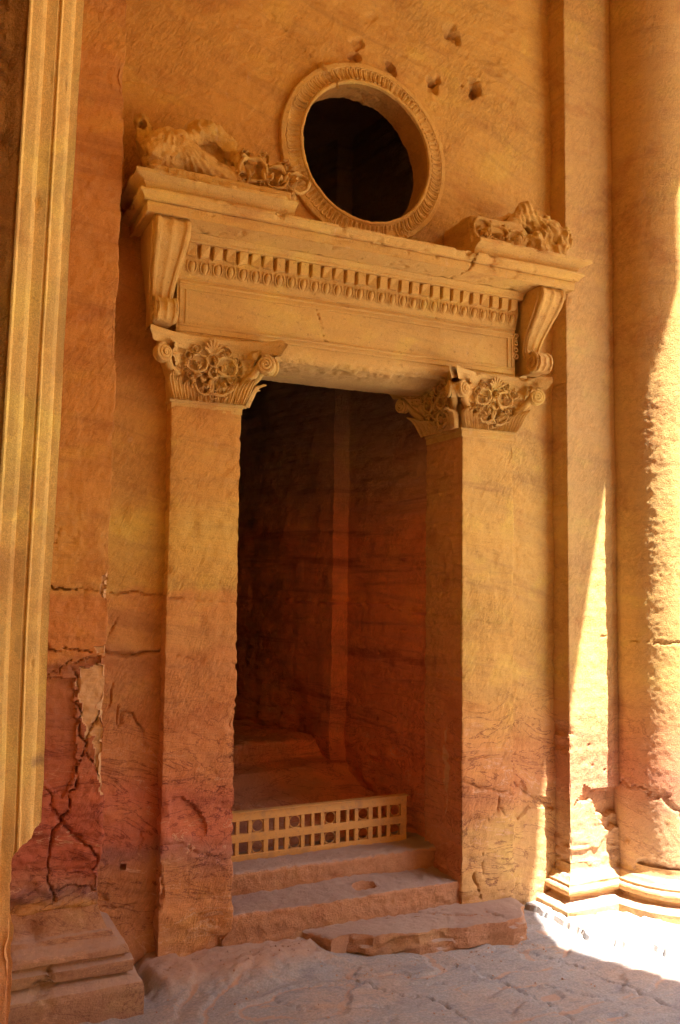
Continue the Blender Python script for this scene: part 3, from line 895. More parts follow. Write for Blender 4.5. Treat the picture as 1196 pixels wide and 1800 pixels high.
# ------------------------------------------------------------------ moulded jamb of the great portal, close to the camera
jb = empty('portal_jamb', (0.3, -2.6, -0.3), 'pale moulded door jamb standing close at the left edge of the picture', 'door jamb')
JP = [(0.0, 0.05), (0.0, -0.003), (-.030, -0.006), (-.032, -0.014), (-.045, -0.024), (-.062, -0.030), (-.078, -0.034), (-.085, -0.050), (-.089, -0.050), (-.094, -0.040), (-.098, -0.042), (-.103, -0.052), (-.108, -0.052),
      (-.142, -0.052), (-.145, -0.066), (-.160, -0.078), (-.180, -0.084), (-.197, -0.088), (-.206, -0.104), (-.212, -0.104)]
def jamb_edge(z):
    return 0.468 + 0.0085 * np.maximum(z - 2.3, 0) + 0.009 * np.maximum(z - 2.3, 0) ** 1.15
def jamb_obj(name, prof, mat, res, disp, clip=True, roughclip=0.0):
    zs = arange(-0.3, 7.6, res)
    P = sweep_z(prof, zs)
    P[..., 0] += jamb_edge(zs)[None]
    P[..., 1] += -2.6
    q = np.zeros(P.shape[1:])
    q[:, 2] = zs
    lim = 0.372 + 0.002 * zs + 0.012 * fbm(q, 4.0, 4, 0.6, 181)
    lim = lim + smooth(1.50, 1.80, zs + 0.05 * fbm(q, 5, 3, 0.6, 183)) * 0.6
    over = np.maximum(P[..., 0] - lim[None], 0)
    P[..., 0] -= over * 0.985
    P[..., 1] += over * 0.6
    return grid_obj(name, P, mat, jb, disp)
JS = resample(JP, 0.005)[::-1]
def jamb_disp(P, N):
    d = 0.0012 * fbm(P, 4, 3, 0.5, 185) + 0.0006 * fbm(P, 40, 2, 0.5, 187)
    low = 1 - smooth(1.2, 2.0, P[..., 2])
    d = d + low * 0.010 * fbm(P, (9, 9, 4), 4, 0.6, 189)
    d = d - 0.008 * np.clip(fbm(P, (16, 16, 6.0), 3, 0.6, 191) - 1.1, 0, 1) * 3
    d = d + crack(P, [(0.28, 3.98), (0.33, 3.95), (0.37, 3.92)], 0.006, 0.006) + crack(P, [(0.4, 3.86), (0.47, 3.84)], 0.005, 0.005)
    # dark lichen belt
    b = np.exp(-((P[..., 2] - 1.80 - 0.02 * noise(P, 9, 3)) / 0.03) ** 2) * smooth(-0.4, 0.4, noise(P, 13, 7)) * (P[..., 0] > 0.35)
    st = smooth(0.05, 0.55, fbm(P, (7, 7, 3.2), 4, 0.6, 199)) * smooth(0.0, 0.4, noise(P, (2, 2, 1.1), 198))
    d = d + 0.0022 * fbm(P, (6, 6, 2.2), 3, 0.6, 194)
    return d, -0.6 * b - 0.30 * st
jamb_obj('moulding', JS, M['jamb'], 0.012, jamb_disp)
RP = resample([(-.9, -.094), (-.275, -.094), (-.235, -.106), (-.2125, -.1045)], 0.012)
jamb_obj('reveal', RP, M['jamb_rough'], 0.014, lambda P, N: -0.012 + 0.014 * (fbm(P @ np.array([[0.8, 0, 0.6], [0, 1, 0], [-0.6, 0, 0.8]]), (14, 14, 40), 3, 0.6, 195)) * (1 - smooth(jamb_edge(P[..., 2]) - 0.285, jamb_edge(P[..., 2]) - 0.262, P[..., 0])) + 0.006 * fbm(P, 9, 3, 0.6, 197))

# ================================================================== THE CARVED DOORWAY
door = empty('carved_doorway', (3.0, -0.12, 0.0), 'tall carved rock doorway with pilasters, leafy capitals and a heavy dentilled cornice', 'doorway')
# ---- pilaster shafts
L_SP = [(1.611, 1.015), (1.701, 1.018), (1.802, 0.959), (1.864, 0.858), (1.859, 0.763), (1.768, 0.709), (1.618, 0.733)]
L_CR = [([(1.5, 2.386), (1.555, 2.384), (1.666, 2.364), (1.768, 2.349), (1.911, 2.349), (2.1, 2.333)], .007, .018), ([(1.5, 1.99), (1.557, 1.986), (1.677, 1.964), (1.778, 1.942), (1.88, 1.931), (2.1, 1.907)], .006, .015),
        ([(1.55, 0.703), (1.709, 0.701), (1.83, 0.634), (2.034, 0.549)], .010, .02), ([(1.55, 0.592), (1.6, 0.401), (1.56, 0.277)], .009, .03), ([(1.88, 1.25), (1.95, 1.12), (2.03, 1.03)], .006, .01), ([(1.9, 0.85), (1.98, 0.95), (2.06, 0.98)], .008, .015)]
def lp_disp(P, N):
    d = rough(P, 0.005, 0.007, 201) + strata(P, 0.003, 203)
    X = P[..., 0] + 0.02 * fbm(P, 8, 3, 0.6, 205)
    Z = P[..., 2] + 0.02 * fbm(P, 8, 3, 0.6, 207)
    i = in_poly(X, Z, L_SP)
    q = np.clip((P[..., 0] - 1.60) / 0.27, 0, 1)
    d = d - np.where(i, 0.008 + 0.035 * q * smooth(0.68, 0.9, P[..., 2]), 0)
    for pl, w, dep in L_CR:
        d = d + crack(P, pl, w, dep)
    low = 1 - smooth(0.6, 1.2, P[..., 2])
    d = d + low * 0.012 * fbm(P, (3, 3, 6), 4, 0.6, 209)
    d = d + edge_chips(P, 2.07, r=0.05, amp=0.022, seed=211) * (1 - 0.6 * smooth(2.0, 2.6, P[..., 2])) + edge_chips(P, 1.56, r=0.03, amp=0.012, seed=214)
    d = d - 0.06 * (1 - smooth(0.03, 0.10, P[..., 2] + 0.06 * fbm(P, 6, 3, 0.6, 216))) * smooth(1.9, 2.05, P[..., 0])
    return d
prof = resample([(1.56, 0.04), (1.56, -0.12), (2.07, -0.12), (2.07, 0.44)], 0.013, 0.006, 3)
P = sweep_z(prof, arange(-0.09, 3.70, 0.0145))
P[..., 2] += np.where(P[..., 2] < 0.05, 0.05 * fbm(P * np.array([1, 1, 0]), 4, 3, 0.6, 218), 0)
lpil = grid_obj('pilaster', P, M['pil'], door, lp_disp)
R_CR = [([(3.9, 2.23), (3.965, 2.22), (4.128, 2.186), (4.322, 2.171), (4.463, 2.156)], .006, .014), ([(3.9, 1.1), (3.966, 1.105), (4.154, 1.113), (4.402, 1.028)], .006, .012), ([(3.951, 0.953), (4.127, 0.871), (4.429, 0.8)], .012, .025),
        ([(4.307, 0.8), (4.307, 0.766), (4.296, 0.656)], .010, .02), ([(4.06, 0.22), (4.073, 0.176), (4.126, 0.017)], .012, .04), ([(3.95, 1.726), (4.155, 1.705), (4.416, 1.732)], .005, .01), ([(4.2, 0.62), (4.32, 0.7), (4.42, 0.6)], .01, .02), ([(4.15, 0.4), (4.15, 0.2)], .006, .015)]
def rp_disp(P, N):
    d = rough(P, 0.006, 0.008, 221) + strata(P, 0.003, 223)
    for pl, w, dep in R_CR:
        d = d + crack(P, pl, w, dep)
    low = 1 - smooth(0.5, 1.1, P[..., 2])
    d = d + low * 0.014 * fbm(P, (3, 3, 6), 4, 0.6, 225)
    d = d + edge_chips(P, 3.95, r=0.04, amp=0.012, seed=227) + 0.0
    sp = np.zeros(d.shape)
    # peeled drops inside the far reveal
    side = (P[..., 1] > -0.1) & (P[..., 0] < 3.99)
    y, z = P[..., 1], P[..., 2]
    for yc, zc2, ry, rz in ((0.10, 0.93, .045, .13), (0.13, 1.10, .04, .06), (0.12, 1.25, .018, .07), (0.17, 2.62, .16, .30), (0.1, 0.72, .012, .1)):
        e = ((y - yc + 0.02 * noise(P, 12, 2)) / ry) ** 2 + ((z - zc2 + 0.03 * noise(P, 9, 5)) / rz) ** 2
        i = side & (e < 1)
        d = d - np.where(i, 0.006, 0)
        sp = np.maximum(sp, np.where(i & (rz < 0.2), 0.45, 0.0))
    return d, sp
prof = resample([(3.953, -0.06), (3.953, -0.12), (4.45, -0.12), (4.45, 0.04)], 0.013, 0.006, 3)
P = sweep_z(prof, arange(-0.02, 3.70, 0.0145))
rpil = grid_obj('pilaster', P, M['pil'], door, rp_disp)
prof = resample([(3.95, 0.44), (3.95, -0.108)], 0.013)
P = sweep_z(prof, arange(-0.02, 3.70, 0.0145))
grid_obj('jamb_face', P, M['reveal_red'], door, rp_disp)

# ---- neck bands
for x0, x1 in ((1.56, 2.07), (3.95, 4.45)):
    prof = resample([(0.0, 3.675), (0.004, 3.68), (0.004, 3.725), (0.016, 3.73), (0.018, 3.745), (0.0, 3.75), (-0.02, 3.755)], 0.006)
    P = sweep_path([(x0, 0.04), (x0, -0.12), (x1, -0.12), (x1, 0.44)] if x0 < 3 else [(x0, 0.44), (x0, -0.12), (x1, -0.12), (x1, 0.04)], prof, 0.02)
    grid_obj('neck_band', P, M['carved'], door, lambda P, N: 0.002 * fbm(P, 20, 3, 0.6, 231))

# ---- capitals
for x0, x1 in ((1.56, 2.07), (3.95, 4.45)):
    prof = resample([(-0.01, 3.74), (0.01, 3.76), (0.018, 3.85), (0.045, 3.98), (0.085, 4.08), (0.09, 4.195), (-0.1, 4.2)], 0.012)
    P = sweep_path([(x0, 0.04), (x0, -0.12), (x1, -0.12), (x1, 0.44)] if x0 < 3 else [(x0, 0.44), (x0, -0.12), (x1, -0.12), (x1, 0.04)], prof, 0.02)
    grid_obj('capital_core', P, M['carved'], door, lambda P, N: 0.006 * fbm(P, 14, 3, 0.6, 233))
def spiral(c, r0, r1, turns, y, n=44, start=0.0, sgn=1, lift=0.0):
    t = np.linspace(0, 1, n)
    a = start + sgn * turns * 2 * math.pi * t
    r = r0 + (r1 - r0) * t
    return np.column_stack([c[0] + r * np.cos(a), np.full(n, y) - lift * t, c[1] + r * np.sin(a)])

def ring_flower(rad, seed):
    """a vine scroll: open ring that ends in a stalk, worn petals inside"""
    g = np.random.default_rng(seed)
    n = 34
    t = np.linspace(0, 1, n)
    a = g.uniform(0, 6.28) + t * 2 * math.pi * 1.12
    r = rad * (1.0 + 0.10 * np.sin(a * 2 + g.uniform(0, 6)) + 0.35 * np.clip(t - 0.88, 0, 1) / 0.12 * 0.9)
    parts = [tube(np.column_stack([r * np.cos(a), -0.010 - 0.004 * np.sin(a * 3), r * np.sin(a)]), rad * 0.15, 7, False, 0.75 + 0.35 * np.abs(np.sin(a * 1.7)))]
    for k in range(int(g.integers(4, 7))):
        b = g.uniform(0, 6.28)
        L = rad * g.uniform(.35, .85)
        b2 = b + g.uniform(-.9, .9)
        pts = [(rad * .1 * math.cos(b), -0.004, rad * .1 * math.sin(b)), (L * .55 * math.cos(b), -0.012 - g.uniform(0, .012), L * .55 * math.sin(b)), (L * math.cos(b2), -0.003, L * math.sin(b2))]
        parts.append(tube(pts, rad * g.uniform(.13, .26), 7, False, [.5, 1.0, .4]))
    for k in range(3):
        b = g.uniform(0, 6.28)
        pts = [(rad * .95 * math.cos(b), -0.006, rad * .95 * math.sin(b)), (rad * 1.25 * math.cos(b + .4), -0.012, rad * 1.25 * math.sin(b + .4)), (rad * 1.42 * math.cos(b + .2), -0.002, rad * 1.42 * math.sin(b + .2))]
        parts.append(tube(pts, rad * .17, 6, False, [.6, 1.1, .4]))
    V, Fs = join(parts)
    V = V + rad * 0.07 * np.stack([noise(V, 55, seed), noise(V, 55, seed + 4), noise(V, 55, seed + 8)], -1)
    return V, Fs
FLOWER = [mesh_from('scroll_ring', *ring_flower(0.066, s), M['carved'], 60) for s in (3, 8, 14, 21, 29, 37)]

def leaf_mesh(h=0.2, w=0.05):
    """upright ribbed leaf curling out at the tip; base at origin, facing -y"""
    nu, nv = 7, 12
    P = np.zeros((nu, nv, 3))
    for i in range(nu):
        u = i / (nu - 1) * 2 - 1
        for j in range(nv):
            v = j / (nv - 1)
            ww = w * (0.42 + 0.9 * v - 1.15 * v ** 3) * 0.9
            curl = 0.012 + 0.055 * max(0, v - 0.55) ** 1.5 * 3.2
            P[i, j] = (u * ww, -curl - 0.014 * (1 - u * u) - 0.006 * math.cos(u * 9.4), h * (v - 0.16 * max(0, v - .75) * 2 * (1 + u * u)))
    V = P.reshape(-1, 3)
    Fq = [tuple(q) for q in grid_faces(nu, nv).tolist()]
    # back sheet for thickness
    B = V + np.array([0, 0.016, -0.004])
    n = len(V)
    Fb = [tuple(i + n for i in q[::-1]) for q in Fq]
    rim = [i * nv for i in range(nu)] + [(nu - 1) * nv + j for j in range(1, nv)] + [i * nv + nv - 1 for i in range(nu - 2, -1, -1)] + [j for j in range(nv - 2, 0, -1)]
    Fr = [(rim[k], rim[(k + 1) % len(rim)], rim[(k + 1) % len(rim)] + n, rim[k] + n)[::-1] for k in range(len(rim))]
    return np.concatenate([V, B]), Fq + Fb + Fr
LEAF = mesh_from('leaf', *leaf_mesh(), M['carved'], 50)

def volute_mesh():
    pts = spiral((0, 0), 0.060, 0.012, 2.3, 0.0, 60, start=math.pi * .5, sgn=-1, lift=0.022)
    parts = [tube(pts, 0.0125, 7, False, np.linspace(1.15, .8, 60))]
    a = np.linspace(0, 2 * math.pi, 18, endpoint=False)
    disc = [(0, 0.03, 0), (0, 0.005, 0), (0, -0.002, 0)]
    parts.append(tube([(0.0005, 0.05, 0), (0.0, 0.012, 0), (0.0, 0.0, 0)], 0.062, 18, False, [1, 1, .9]))
    parts.append(tube([(0.0005, 0.0, 0), (0.0, -0.022, 0), (0.0, -0.028, 0)], 0.016, 10, False, [1, 1, .6]))
    return join(parts)
VOL = mesh_from('volute', *volute_mesh(), M['carved'], 50)

def inst(name, me, parent, loc, rot=(0, 0, 0), scl=(1, 1, 1)):
    o = bpy.data.objects.new(name, me)
    put(o, parent)
    o.location = loc
    o.rotation_euler = rot
    o.scale = scl
    return o

def capital(cx, face_y, half, rot, seed, worn=0.0, fl=1.0, body=True, mat=None):
    """one carved face of a capital; local u along the face, outward = -y, then turned by rot about (cx, face_y)"""
    g = np.random.default_rng(seed)
    c, s = math.cos(rot), math.sin(rot)
    zb = 3.745
    def T(u, w, z):
        return (cx[0] + c * u - s * (-w), cx[1] + s * u + c * (-w), zb + z)
    # bell: flaring face
    nu, nv = 90, 60
    P = np.zeros((nu, nv, 3))
    for i in range(nu):
        u = i / (nu - 1) * 2 - 1
        for j in range(nv):
            v = j / (nv - 1)
            hw = half * (1.0 + 0.10 * v + 0.55 * max(0, v - 0.45) ** 2)
            w = 0.01 + 0.05 * v + abs(u) ** 4 * (0.02 + 0.22 * max(0, v - 0.2) ** 1.6)
            P[i, j] = T(u * hw, w, v * 0.37)
    o = grid_obj('capital', P, M['carved'], door, lambda P, N: 0.030 * (1 - np.abs(noise(P, 19, seed))) ** 3 + 0.014 * (1 - np.abs(noise(P, 41, seed + 2))) ** 2 - 0.022)
    # stalks from the lower corner to the volute
    for sg in (-1, 1):
        pts = [T(sg * half * (0.95 if k < 2 else 1.0 + 0.10 * k), 0.03 + 0.035 * k + (0.02 * max(0, k - 3)), 0.10 + 0.055 * k) for k in range(5)]
        v, f = tube(np.array(pts), 0.030, 8, False, [.7, .9, 1, 1, .9])
        obj('stalk', v, f, M['carved'], o, 50)
        inst('volute', VOL, o, T(sg * half * 1.42, 0.19, 0.275), (0, 0, rot - sg * 0.35), (fl * sg, 1, 1.0))
    # leaves
    us = [-.95, -.78, -.6, -.42, -.24, .24, .42, .6, .78, .95]
    for u in us:
        a = abs(u)
        h = 0.50 + 0.62 * a ** 1.3
        q = inst('leaf', LEAF, o, T(u * half * 1.0, 0.012 + 0.03 * a * a, 0.005), (0.10 + 0.18 * a, 0.0, rot), (0.95, 1.0, h * g.uniform(.92, 1.08)))
        q.rotation_euler = (0.10 + 0.22 * a, (0.35 * u + g.uniform(-.05, .05)), rot)
    q = inst('leaf', LEAF, o, T(0.0, 0.012, 0.0), (0.15, 0, rot), (1.3, 1, .34))
    # vine scrolls
    for k, (u, z, sc) in enumerate(((-.40, .255, 1.0), (.42, .25, 1.05), (-.20, .125, 1.12), (.30, .118, 1.15), (0.02, .285, .62), (-.66, .30, .45), (.72, .29, .5), (.05, .20, .55), (-.55, .17, .5), (.6, .17, .5), (.1, .05, .5), (-.45, .35, .45), (.42, .35, .45))):
        inst('scroll_ring', FLOWER[(k + seed) % 6], o, T(u * half, 0.032 + 0.05 * z / 0.3, z), (g.uniform(-.1, .1), g.uniform(0, 6.28), rot), (sc, 1.15, sc))
    # abacus: thin slab, its front hollowed, horns at the corners
    n = 48
    us = np.linspace(-1, 1, n)
    prof = resample([(-0.02, 0.345), (-0.01, 0.355), (0.0, 0.375), (0.015, 0.40), (0.02, 0.405), (0.02, 0.435), (0.0, 0.445), (-0.25, 0.448)], 0.008)
    P = np.zeros((n, len(prof), 3))
    for i, u in enumerate(us):
        w0 = 0.085 + 0.155 * abs(u) ** 2.2
        hw = half * 1.80
        for j, (ow, z) in enumerate(prof):
            uu = u * (hw + ow * 0.8)
            w = w0 + ow if ow > -0.1 else -0.05
            P[i, j] = T(uu, w, z)
    ab = grid_obj('abacus', P, M['carved'], o, lambda P, N: 0.004 * fbm(P, 9, 3, 0.6, seed + 3) - (0.012 + worn) * np.clip(fbm(P, 6, 4, 0.6, seed + 5) - 0.15, 0, 1), caps=True)
    # shell ornament in the middle of the abacus
    for k in range(7):
        a = (k - 3) * 0.42
        pts = [T(0.012 * math.sin(a), 0.085, 0.325), T(0.045 * math.sin(a), 0.125, 0.335 + 0.045 * math.cos(a)), T(0.075 * math.sin(a), 0.135, 0.335 + 0.085 * math.cos(a))]
        v, f = tube(np.array(pts), 0.012, 6, False, [.5, 1, .6])
        obj('shell_rib', v, f, M['carved'], o, 50)
    return o
capital((1.815, -0.12), None, 0.255, 0.0, 5)
capital((4.20, -0.12), None, 0.25, 0.0, 11, worn=0.03)
capital((3.95, 0.16), None, 0.27, -math.pi / 2, 17, worn=0.02)
capital((2.07, 0.16), None, 0.27, math.pi / 2, 23, worn=0.02)

# ---- lintel with its framed panel
pf = resample([(0.50, 4.10), (0.30, 4.085), (-0.10, 4.075), (-0.145, 4.09), (-0.160, 4.13), (-0.160, 4.60), (-0.172, 4.605), (-0.172, 4.625), (-0.176, 4.63), (-0.180, 4.65), (-0.195, 4.69), (-0.205, 4.725), (-0.205, 4.735),
               (-0.205, 4.83), (-0.275, 4.832), (-0.280, 4.838), (-0.280, 4.852), (-0.288, 4.856), (-0.295, 4.870), (-0.305, 4.878), (-0.305, 4.888)], 0.010)
P = sweep_x(pf, arange(1.565, 4.445, 0.0125))
NCR = [([(2.59, 4.70), (2.598, 4.641), (2.633, 4.507), (2.677, 4.396), (2.706, 4.291), (2.839, 4.277), (3.0, 4.29)], .005, .018), ([(3.70, 4.95), (3.655, 4.782), (3.667, 4.621), (3.737, 4.375)], .004, .012), ([(2.62, 4.79), (2.72, 4.77)], .012, .02)]
def lintel_disp(P, N):
    d = 0.003 * fbm(P, 7, 3, 0.5, 241) + 0.0025 * fbm(P, 45, 2, 0.5, 243)
    for pl, w, dep in NCR:
        d = d + crack(P, pl, w, dep, 0.006)
    # knocked-off lower edge
    e = (1 - smooth(4.08, 4.19, P[..., 2])) * smooth(2.0, 2.25, P[..., 0]) * (1 - smooth(3.9, 4.1, P[..., 0])) * (1 - smooth(-0.05, 0.2, P[..., 1]))
    q = P * np.array([1, 0.2, 0.2])
    d = d - e * (0.015 + 0.085 * np.clip(0.25 + fbm(q, 3.2, 4, 0.6, 245), 0, 1)) + e * 0.012 * fbm(P, 18, 3, 0.6, 247)
    soff = (1 - smooth(4.09, 4.16, P[..., 2])) * smooth(2.0, 2.2, P[..., 0]) * (1 - smooth(3.85, 4.05, P[..., 0]))  # lintel underside toned darker in the colour
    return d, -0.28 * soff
lint = grid_obj('lintel', P, M['carved'], door, lintel_disp, angle=45)
def strip(x0, x1, z0, z1, y0, proud, nm='panel_frame', par=lint, hor=True):
    w = (z1 - z0) if hor else (x1 - x0)
    p = resample([(0, 0), (0, proud), (w * .30, proud), (w * .34, proud * .55), (w * .62, proud * .55), (w * .7, proud * 1.1), (w * .88, proud * 1.1), (w, 0)], 0.006)
    if hor:
        xs = arange(x0, x1, 0.02)
        P = np.zeros((len(xs), len(p), 3)); P[..., 0] = xs[:, None]; P[..., 1] = y0 - p[None, :, 1]; P[..., 2] = z0 + p[None, :, 0]
        fl = False
    else:
        zs = arange(z0, z1, 0.02)
        P = np.zeros((len(p), len(zs), 3)); P[..., 0] = x0 + p[:, None, 0]; P[..., 1] = y0 - p[:, None, 1]; P[..., 2] = zs[None]
        fl = False
    grid_obj(nm, P, M['carved'], par, lambda P, N: 0.0012 * fbm(P, 25, 3, 0.6, 251), flip=fl)
strip(1.585, 4.425, 4.225, 4.285, -0.158, 0.014)
strip(1.585, 4.425, 4.525, 4.585, -0.158, 0.014)
strip(1.585, 1.645, 4.285, 4.525, -0.158, 0.014, hor=False)
strip(4.365, 4.425, 4.285, 4.525, -0.158, 0.014, hor=False)

# ---- dentils, eggs
def dentil_mesh():
    V, Fs = boxm(-0.0325, 0.0325, -0.258, -0.20, 4.740, 4.831, 0.004)
    V[:, 1] = np.where((V[:, 2] < 4.76) & (V[:, 1] < -0.24), V[:, 1] + 0.008, V[:, 1])
    return V, Fs
DENT = [mesh_from('dentil', *dentil_mesh(), M['carved'], 0)]
for s in (1, 2):
    V, Fs = dentil_mesh()
    V = V + 0.004 * np.stack([noise(V, 40, s), noise(V, 40, s + 9), noise(V, 40, s + 5)], -1)
    low = (V[:, 2] < 4.77) & (V[:, 0] * (1 if s == 1 else -1) > 0)
    V[low, 1] += 0.016; V[low, 2] += 0.014
    DENT.append(mesh_from('dentil', V, Fs, M['carved'], 0))
def egg_mesh():
    nu, nv = 10, 12
    P = np.zeros((nu, nv, 3))
    for i in range(nu):
        a = math.pi * i / (nu - 1)
        for j in range(nv):
            b = 2 * math.pi * j / nv
            P[i, j] = (0.023 * math.sin(a) * math.cos(b), 0.022 * math.sin(a) * math.sin(b), 0.038 * math.cos(a) * (1 if a < 1.57 else 1.15))
    parts = [(P.reshape(-1, 3), grid_faces(nu, nv, False, True).tolist())]
    t = np.linspace(-2.35, 2.35, 20)
    u = np.column_stack([0.035 * np.sin(t), np.full(20, -0.002), -0.050 * np.cos(t) + 0.006])
    parts.append(tube(u, 0.0062, 6))
    parts.append(tube([(0.046, 0.004, 0.030), (0.046, 0.0, 0.0), (0.046, 0.004, -0.042)], 0.005, 6, False, [.5, 1.2, .4]))
    V, Fs = join(parts)
    return V, Fs
EGG = mesh_from('egg', *egg_mesh(), M['carved'], 55)
nd = 30
for k in range(nd):
    x = 1.645 + k * (4.375 - 1.645) / (nd - 1)
    inst('dentil', DENT[int(rng.choice([0, 0, 1, 2]))], lint, (x, 0, 0))
    inst('egg', EGG, lint, (x + 0.012, -0.198, 4.682), (0.30, 0, 0))

# ---- cornice
cpf = resample([(.115, 4.872), (.13, 4.886), (.33, 4.902), (.350, 4.890), (.358, 4.890), (.358, 4.956), (.348, 4.958), (.348, 4.964), (.382, 4.966), (.384, 4.974), (.392, 4.986), (.408, 4.998), (.418, 5.002), (.420, 5.020), (.40, 5.028), (-.04, 5.035)], 0.007)
P = sweep_path([(1.62, 0.03), (1.62, -0.16), (4.42, -0.16), (4.42, 0.03)], cpf, 0.013)
def cornice_disp(P, N):
    d = 0.003 * fbm(P, 6, 3, 0.5, 261) + 0.002 * fbm(P, 45, 2, 0.5, 263)
    top = smooth(4.955, 5.0, P[..., 2])
    q = P * np.array([1, 1, 0.3])
    d = d - top * 0.05 * np.clip(fbm(q, 4.5, 4, 0.65, 265) - 0.30, 0, 1)
    d = d - 0.018 * np.clip(fbm(P, 16, 3, 0.6, 267) - 0.45, 0, 1)
    d = d + crack(P, [(3.80, 5.1), (3.78, 4.99), (3.79, 4.95), (3.74, 4.9), (3.70, 4.86)], .010, .03, 0.01) + crack(P, [(2.9, 5.0), (2.91, 4.9)], .004, .01, 0.01)
    d = d - 0.02 * np.exp(-(np.hypot(P[..., 0] - 3.74, P[..., 2] - 5.01) / 0.04) ** 2)
    return d
corn = grid_obj('cornice', P, M['carved'], door, cornice_disp, angle=45)
spf = resample([(.30, 5.02), (.352, 5.024), (.352, 5.034), (.372, 5.036), (.376, 5.05), (.392, 5.075), (.43, 5.095), (.452, 5.102), (.458, 5.105), (.458, 5.128), (.44, 5.134), (.05, 5.15)], 0.008)
def sima_disp(P, N):
    d = 0.0025 * fbm(P, 7, 3, 0.5, 271) + 0.002 * fbm(P, 45, 2, 0.5, 273)
    return d - smooth(5.09, 5.12, P[..., 2]) * 0.03 * np.clip(fbm(P * np.array([1, 1, .3]), 7, 4, 0.65, 275) - 0.25, 0, 1)
P = sweep_path([(1.62, 0.03), (1.62, -0.16), (2.29, -0.16)], spf, 0.013)
grid_obj('cornice_block', P, M['carved'], door, sima_disp, angle=45, caps=True)
P = sweep_path([(3.79, -0.16), (4.42, -0.16), (4.42, 0.03)], spf, 0.013)
grid_obj('cornice_block', P, M['carved'], door, sima_disp, angle=45, caps=True)

# ---- scroll brackets
def console(x0, x1, seed):
    # front line (y,z) from the top under the cornice down to the lower scroll
    fr = np.array([(-.470, 4.895), (-.492, 4.87), (-.498, 4.83), (-.480, 4.78), (-.415, 4.70), (-.325, 4.60), (-.250, 4.51), (-.215, 4.44), (-.222, 4.405), (-.270, 4.400), (-.340, 4.385), (-.388, 4.34), (-.392, 4.28), (-.360, 4.238), (-.315, 4.225), (-.16, 4.23)])
    fr = resample([tuple(p) for p in fr], 0.012)
    xs = np.linspace(0, 1, 23)
    w = x1 - x0
    P = np.zeros((23, len(fr), 3))
    for i, t in enumerate(xs):
        e = abs(t * 2 - 1)
        relief = 0.016 * smooth(0.62, 0.74, e) * (1 - smooth(0.93, 1.0, e)) + 0.012 * math.exp(-(e / 0.16) ** 2) - 0.004
        for j, (y, z) in enumerate(fr):
            v = (z - 4.22) / 0.68
            tw = 0.56 + 0.44 * smooth(0.18, 0.95, v)
            P[i, j] = (x0 + w * 0.5 + w * (t - 0.5) * tw, y - relief, z)
    fj = P.shape[1]
    d = lambda P, N: 0.003 * fbm(P, 14, 3, 0.6, seed) - 0.01 * np.clip(fbm(P, 8, 3, 0.6, seed + 4) - 0.35, 0, 1)
    P = P[:, ::-1]
    o = grid_obj('console', P, M['carved'], door, d, angle=50)
    # side cheeks
    for sg, k in ((-1, 0), (1, 22)):
        outl = P[k][:, 1:]
        xw = P[k][:, 0]
        V = [(xw[j], outl[j, 0] + 0.004, outl[j, 1]) for j in range(fj)] + [(xw[j], -0.05, outl[j, 1]) for j in range(fj)]
        Fs = []
        for j in range(fj - 1):
            q = (j, j + 1, fj + j + 1, fj + j)
            Fs.append(q[::-1] if sg > 0 else q)
        obj('cheek', np.array(V), Fs, M['carved'], o, 60)
        xe = (x0 + x1) / 2 + sg * w * 0.28 + sg * 0.004
        n = 64
        t = np.linspace(0, 1, n)
        a = 1.9 - t * 2 * math.pi * 2.1
        r = 0.080 * (1 - t) + 0.012
        pts = np.column_stack([np.full(n, xe), -0.295 + r * np.cos(a + math.pi), 4.305 + r * np.sin(a)])
        lead = np.array([(xe + sg * w * 0.22 * float(smooth(0.18, 0.95, (zz - 4.22) / 0.68)), yy, zz) for q, (yy, zz) in zip(np.linspace(0, 1, 8), [(-.44, 4.86), (-.44, 4.80), (-.385, 4.72), (-.30, 4.62), (-.225, 4.53), (-.19, 4.45), (-.185, 4.40), (-.20, 4.36)])])
        v, f = tube(pts, 0.009, 7, False, np.linspace(1.2, .8, n))
        v2, f2 = tube(lead, 0.010, 7, False)
        V3, F3 = join([(v, f), (v2, f2)])
        obj('side_volute', V3, F3, M['carved'], o, 60)
    return o
console(1.325, 1.565, 281)
console(4.465, 4.705, 287)
# small carved sprig beside the far bracket
obj('sprig', *join([tube(spiral((4.452, 4.55 - 0.055 * k), 0.026, 0.008, 1.2, -0.165, 20, start=k), 0.008, 6) for k in range(4)]), M['carved'], lint, 60)

# ---- steps at the threshold
def step_disp(seed, hole=None):
    def f(P, N):
        d = 0.016 * fbm(P, (1.2, 2, 2), 3, 0.5, seed) + 0.007 * fbm(P, 12, 3, 0.6, seed + 2) + 0.004 * fbm(P, 50, 2, 0.5, seed + 5)
        if hole:
            q = np.hypot((P[..., 0] - hole[0]) / hole[2], (P[..., 1] - hole[1]) / hole[3])
            d = d - np.where(P[..., 2] > hole[4], 0.075 * (1 - smooth(0.72, 1.05, q + 0.1 * noise(P, 14, 3))), 0)
        return d
    return f
P = sweep_x(resample([(-0.09, -0.3), (-0.10, 0.16), (-0.09, 0.176), (0.29, 0.186)], 0.012, 0.035), arange(2.0, 4.02, 0.0125))
grid_obj('step', P, M['step'], door, step_disp(291, (3.20, 0.075, 0.095, 0.062, 0.15)))
P = sweep_x(resample([(0.27, 0.12), (0.265, 0.315), (0.28, 0.33), (0.76, 0.335)], 0.012, 0.035), arange(2.0, 4.1, 0.0125))
grid_obj('step', P, M['step'], door, step_disp(297))

